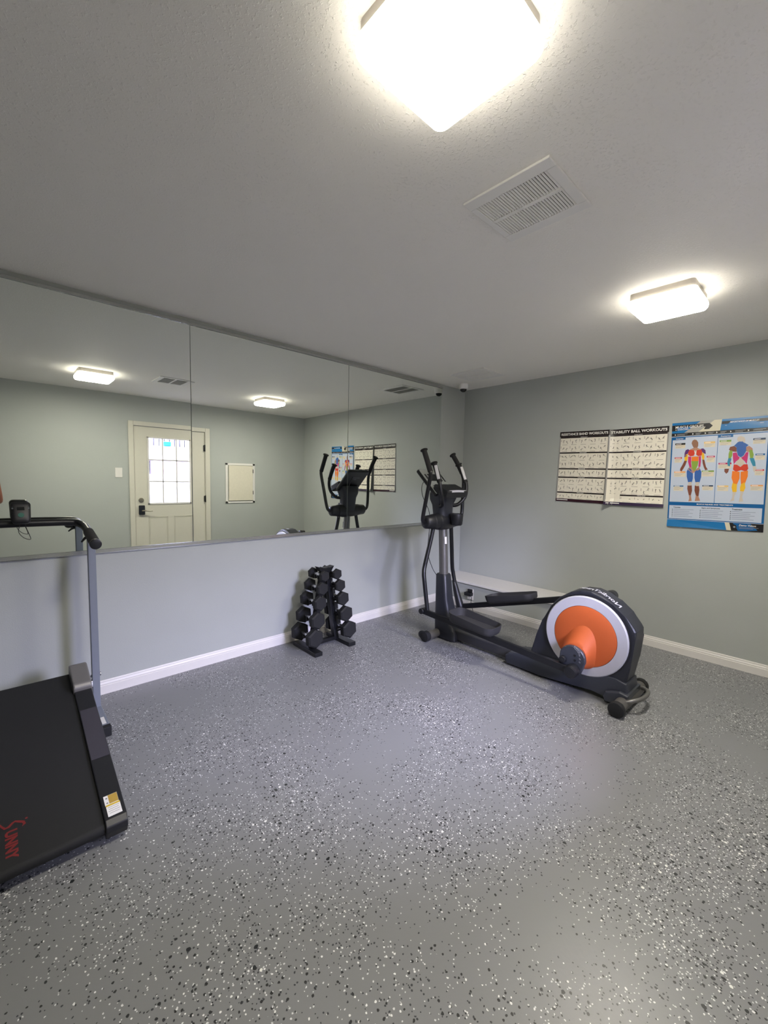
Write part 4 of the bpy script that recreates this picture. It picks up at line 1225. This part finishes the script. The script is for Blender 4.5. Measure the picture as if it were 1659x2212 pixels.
# ================================================================== THE PERSON TAKING THE PHOTOGRAPH (an elbow shows at the mirror's left edge)
PC = Vector((-4.335, -3.285, 0)); PF = Vector((.68, .733, 0)).normalized(); PR = Vector((PF.y, -PF.x, 0))
def PW(a, b, z): return PC+PR*a+PF*b+Vector((0, 0, z))
def skin(name, nodes, edges, m, parent, sub=2, extra=None):
    """grow one smooth surface round a skeleton: nodes = {key: (a, b, z, rx, ry)}"""
    ks = list(nodes); me = bpy.data.meshes.new(name)
    me.from_pydata([PW(*nodes[k][:3]) for k in ks], [(ks.index(a), ks.index(b)) for a, b in edges], [])
    ob = bpy.data.objects.new(name, me); COL.objects.link(ob)
    md = ob.modifiers.new('s', 'SKIN'); md.use_smooth_shade = True
    for i, k in enumerate(ks):
        v = me.skin_vertices[0].data[i]; v.radius = nodes[k][3:5]; v.use_root = (i == 0)
    sb = ob.modifiers.new('b', 'SUBSURF'); sb.levels = sub; sb.render_levels = sub
    dg = bpy.context.evaluated_depsgraph_get(); ev = ob.evaluated_get(dg)
    bm = bmesh.new(); tmp = ev.to_mesh(); bm.from_mesh(tmp); ev.to_mesh_clear()
    bpy.data.objects.remove(ob)
    if extra: extra(bm)
    return obj(name, bm, m, parent, smooth=60)
def blob(bm, c, rx, ry, rz, seg=14):
    t = bmesh.new(); bmesh.ops.create_uvsphere(t, u_segments=seg, v_segments=seg//2+2, radius=1)
    for fc in t.faces: fc.smooth = True
    M = Matrix((PR*rx, PF*ry, Vector((0, 0, rz)))).transposed().to_4x4(); M.translation = PW(*c)
    merge(bm, t, 0, M)
person = thing('person', 'person at the left edge of the mirror holding up a phone, bare elbow showing', 'person', (PC.x, PC.y, 0))
N_ = dict(pelvis=(0, 0, .92, .135, .10), waist=(0, 0, 1.07, .125, .09), chest=(0, 0, 1.26, .145, .10), collar=(0, -.01, 1.39, .10, .075), neck=(0, -.01, 1.45, .048, .050), jaw=(0, .028, 1.535, .062, .068), head=(0, .012, 1.605, .078, .092), crown=(0, .005, 1.66, .062, .072))
E_ = [('pelvis', 'waist'), ('waist', 'chest'), ('chest', 'collar'), ('collar', 'neck'), ('neck', 'jaw'), ('jaw', 'head'), ('head', 'crown')]
for s, nm in ((1, 'R'), (-1, 'L')):
    N_.update({nm+'sh': (s*.155, -.005, 1.375, .056, .056), nm+'el': (s*.212+.010, .150, 1.015, .046, .046), nm+'wr': (s*.085+.02, .262, 1.27, .027, .027), nm+'pa': (s*.060+.02, .288, 1.325, .032, .016),
               nm+'hip': (s*.088, 0, .86, .085, .085), nm+'kn': (s*.10, .015, .49, .056, .058), nm+'an': (s*.10, -.01, .095, .040, .042), nm+'to': (s*.115, .13, .045, .042, .028)})
    E_ += [('collar', nm+'sh'), (nm+'sh', nm+'el'), (nm+'el', nm+'wr'), (nm+'wr', nm+'pa'), ('pelvis', nm+'hip'), (nm+'hip', nm+'kn'), (nm+'kn', nm+'an'), (nm+'an', nm+'to')]
    for k, (dz, L_) in enumerate(((.030, .9), (.012, 1.0), (-.006, .95), (-.022, .8))):     # fingers wrap the phone's far side
        a0 = s*.060+.02
        N_.update({nm+'f%da' % k: (a0+s*.002, .304, 1.332+dz, .009, .009), nm+'f%db' % k: (a0-s*.010, .322, 1.336+dz, .008, .008), nm+'f%dc' % k: (a0-s*.030*L_, .324, 1.338+dz, .007, .007)})
        E_ += [(nm+'pa', nm+'f%da' % k), (nm+'f%da' % k, nm+'f%db' % k), (nm+'f%db' % k, nm+'f%dc' % k)]
    N_.update({nm+'ta': (s*.050+.02, .280, 1.345, .010, .010), nm+'tb': (s*.035+.02, .286, 1.362, .009, .009)})
    E_ += [(nm+'pa', nm+'ta'), (nm+'ta', nm+'tb')]
def face_bits(bm):
    blob(bm, (0, .112, 1.585), .013, .017, .022); blob(bm, (0, .098, 1.545), .024, .010, .007)
    for q in (-1, 1): blob(bm, (q*.078, .01, 1.59), .010, .018, .028); blob(bm, (q*.030, .092, 1.618), .019, .012, .007)
m_skin = mat('skin', (134, 84, 68), .5, var=.05)
body = skin('body', N_, E_, m_skin, person, 2, face_bits)
for q in (-1, 1):
    bm = B(); blob(bm, (q*.030, .083, 1.604), .013, .013, .009); ey_ = obj('eye', bm, m_sticker, person); bm = B(); blob(bm, (q*.030, .0925, 1.604), .006, .005, .0055); obj('iris', bm, m_black, ey_)
bm = B(); blob(bm, (0, -.008, 1.635), .088, .102, .088, 20)
obj('hair', bm, mat('dark_hair', (34, 27, 24), .7, var=.15, bump=.5, bscale=120), person)
TS = dict(hem=(0, 0, .80, .165, .135), pelvis=(0, 0, .92, .160, .125), waist=(0, 0, 1.07, .145, .112), chest=(0, 0, 1.26, .160, .120), collar=(0, -.01, 1.385, .120, .098), necktop=(0, -.008, 1.445, .066, .066))
TE = [('hem', 'pelvis'), ('pelvis', 'waist'), ('waist', 'chest'), ('chest', 'collar'), ('collar', 'necktop')]
for s, nm in ((1, 'R'), (-1, 'L')):
    TS[nm+'s'] = (s*.157, -.005, 1.377, .066, .066); TS[nm+'e'] = (s*.180, .065, 1.25, .062, .062)
    TE += [('collar', nm+'s'), (nm+'s', nm+'e')]
skin('shirt', TS, TE, mat('grey_shirt', (70, 74, 82), .85, var=.06, bump=.3, bscale=300), person)
TR = dict(pelvis=(0, 0, .90, .140, .116), top=(0, 0, 1.03, .128, .10)); TE = [('pelvis', 'top')]
for s, nm in ((1, 'R'), (-1, 'L')):
    TR[nm+'h'] = (s*.088, 0, .86, .098, .098); TR[nm+'k'] = (s*.10, .015, .49, .072, .074); TR[nm+'a'] = (s*.10, -.01, .15, .062, .064); TR[nm+'b'] = (s*.10, .0, .015, .066, .070)
    TE += [('pelvis', nm+'h'), (nm+'h', nm+'k'), (nm+'k', nm+'a'), (nm+'a', nm+'b')]
skin('trousers', TR, TE, mat('dark_trousers', (38, 40, 50), .85, var=.06, bump=.3, bscale=300), person)
for s in (-1, 1):
    skin('shoe', dict(h=(s*.10, -.06, .052, .052, .052), m=(s*.106, .04, .052, .054, .052), t=(s*.118, .16, .040, .052, .040)), [('h', 'm'), ('m', 't')], m_black, person)
ph = thing('smartphone', 'dark phone held up in both hands by the person', 'phone', tuple(PW(.02, .304, 1.27)))
bm = B(); obox(bm, PW(.02, .306, 1.335), .075, .008, .155, PR, PF, (0, 0, 1), .003)
obj('phone_body', bm, m_black, ph)
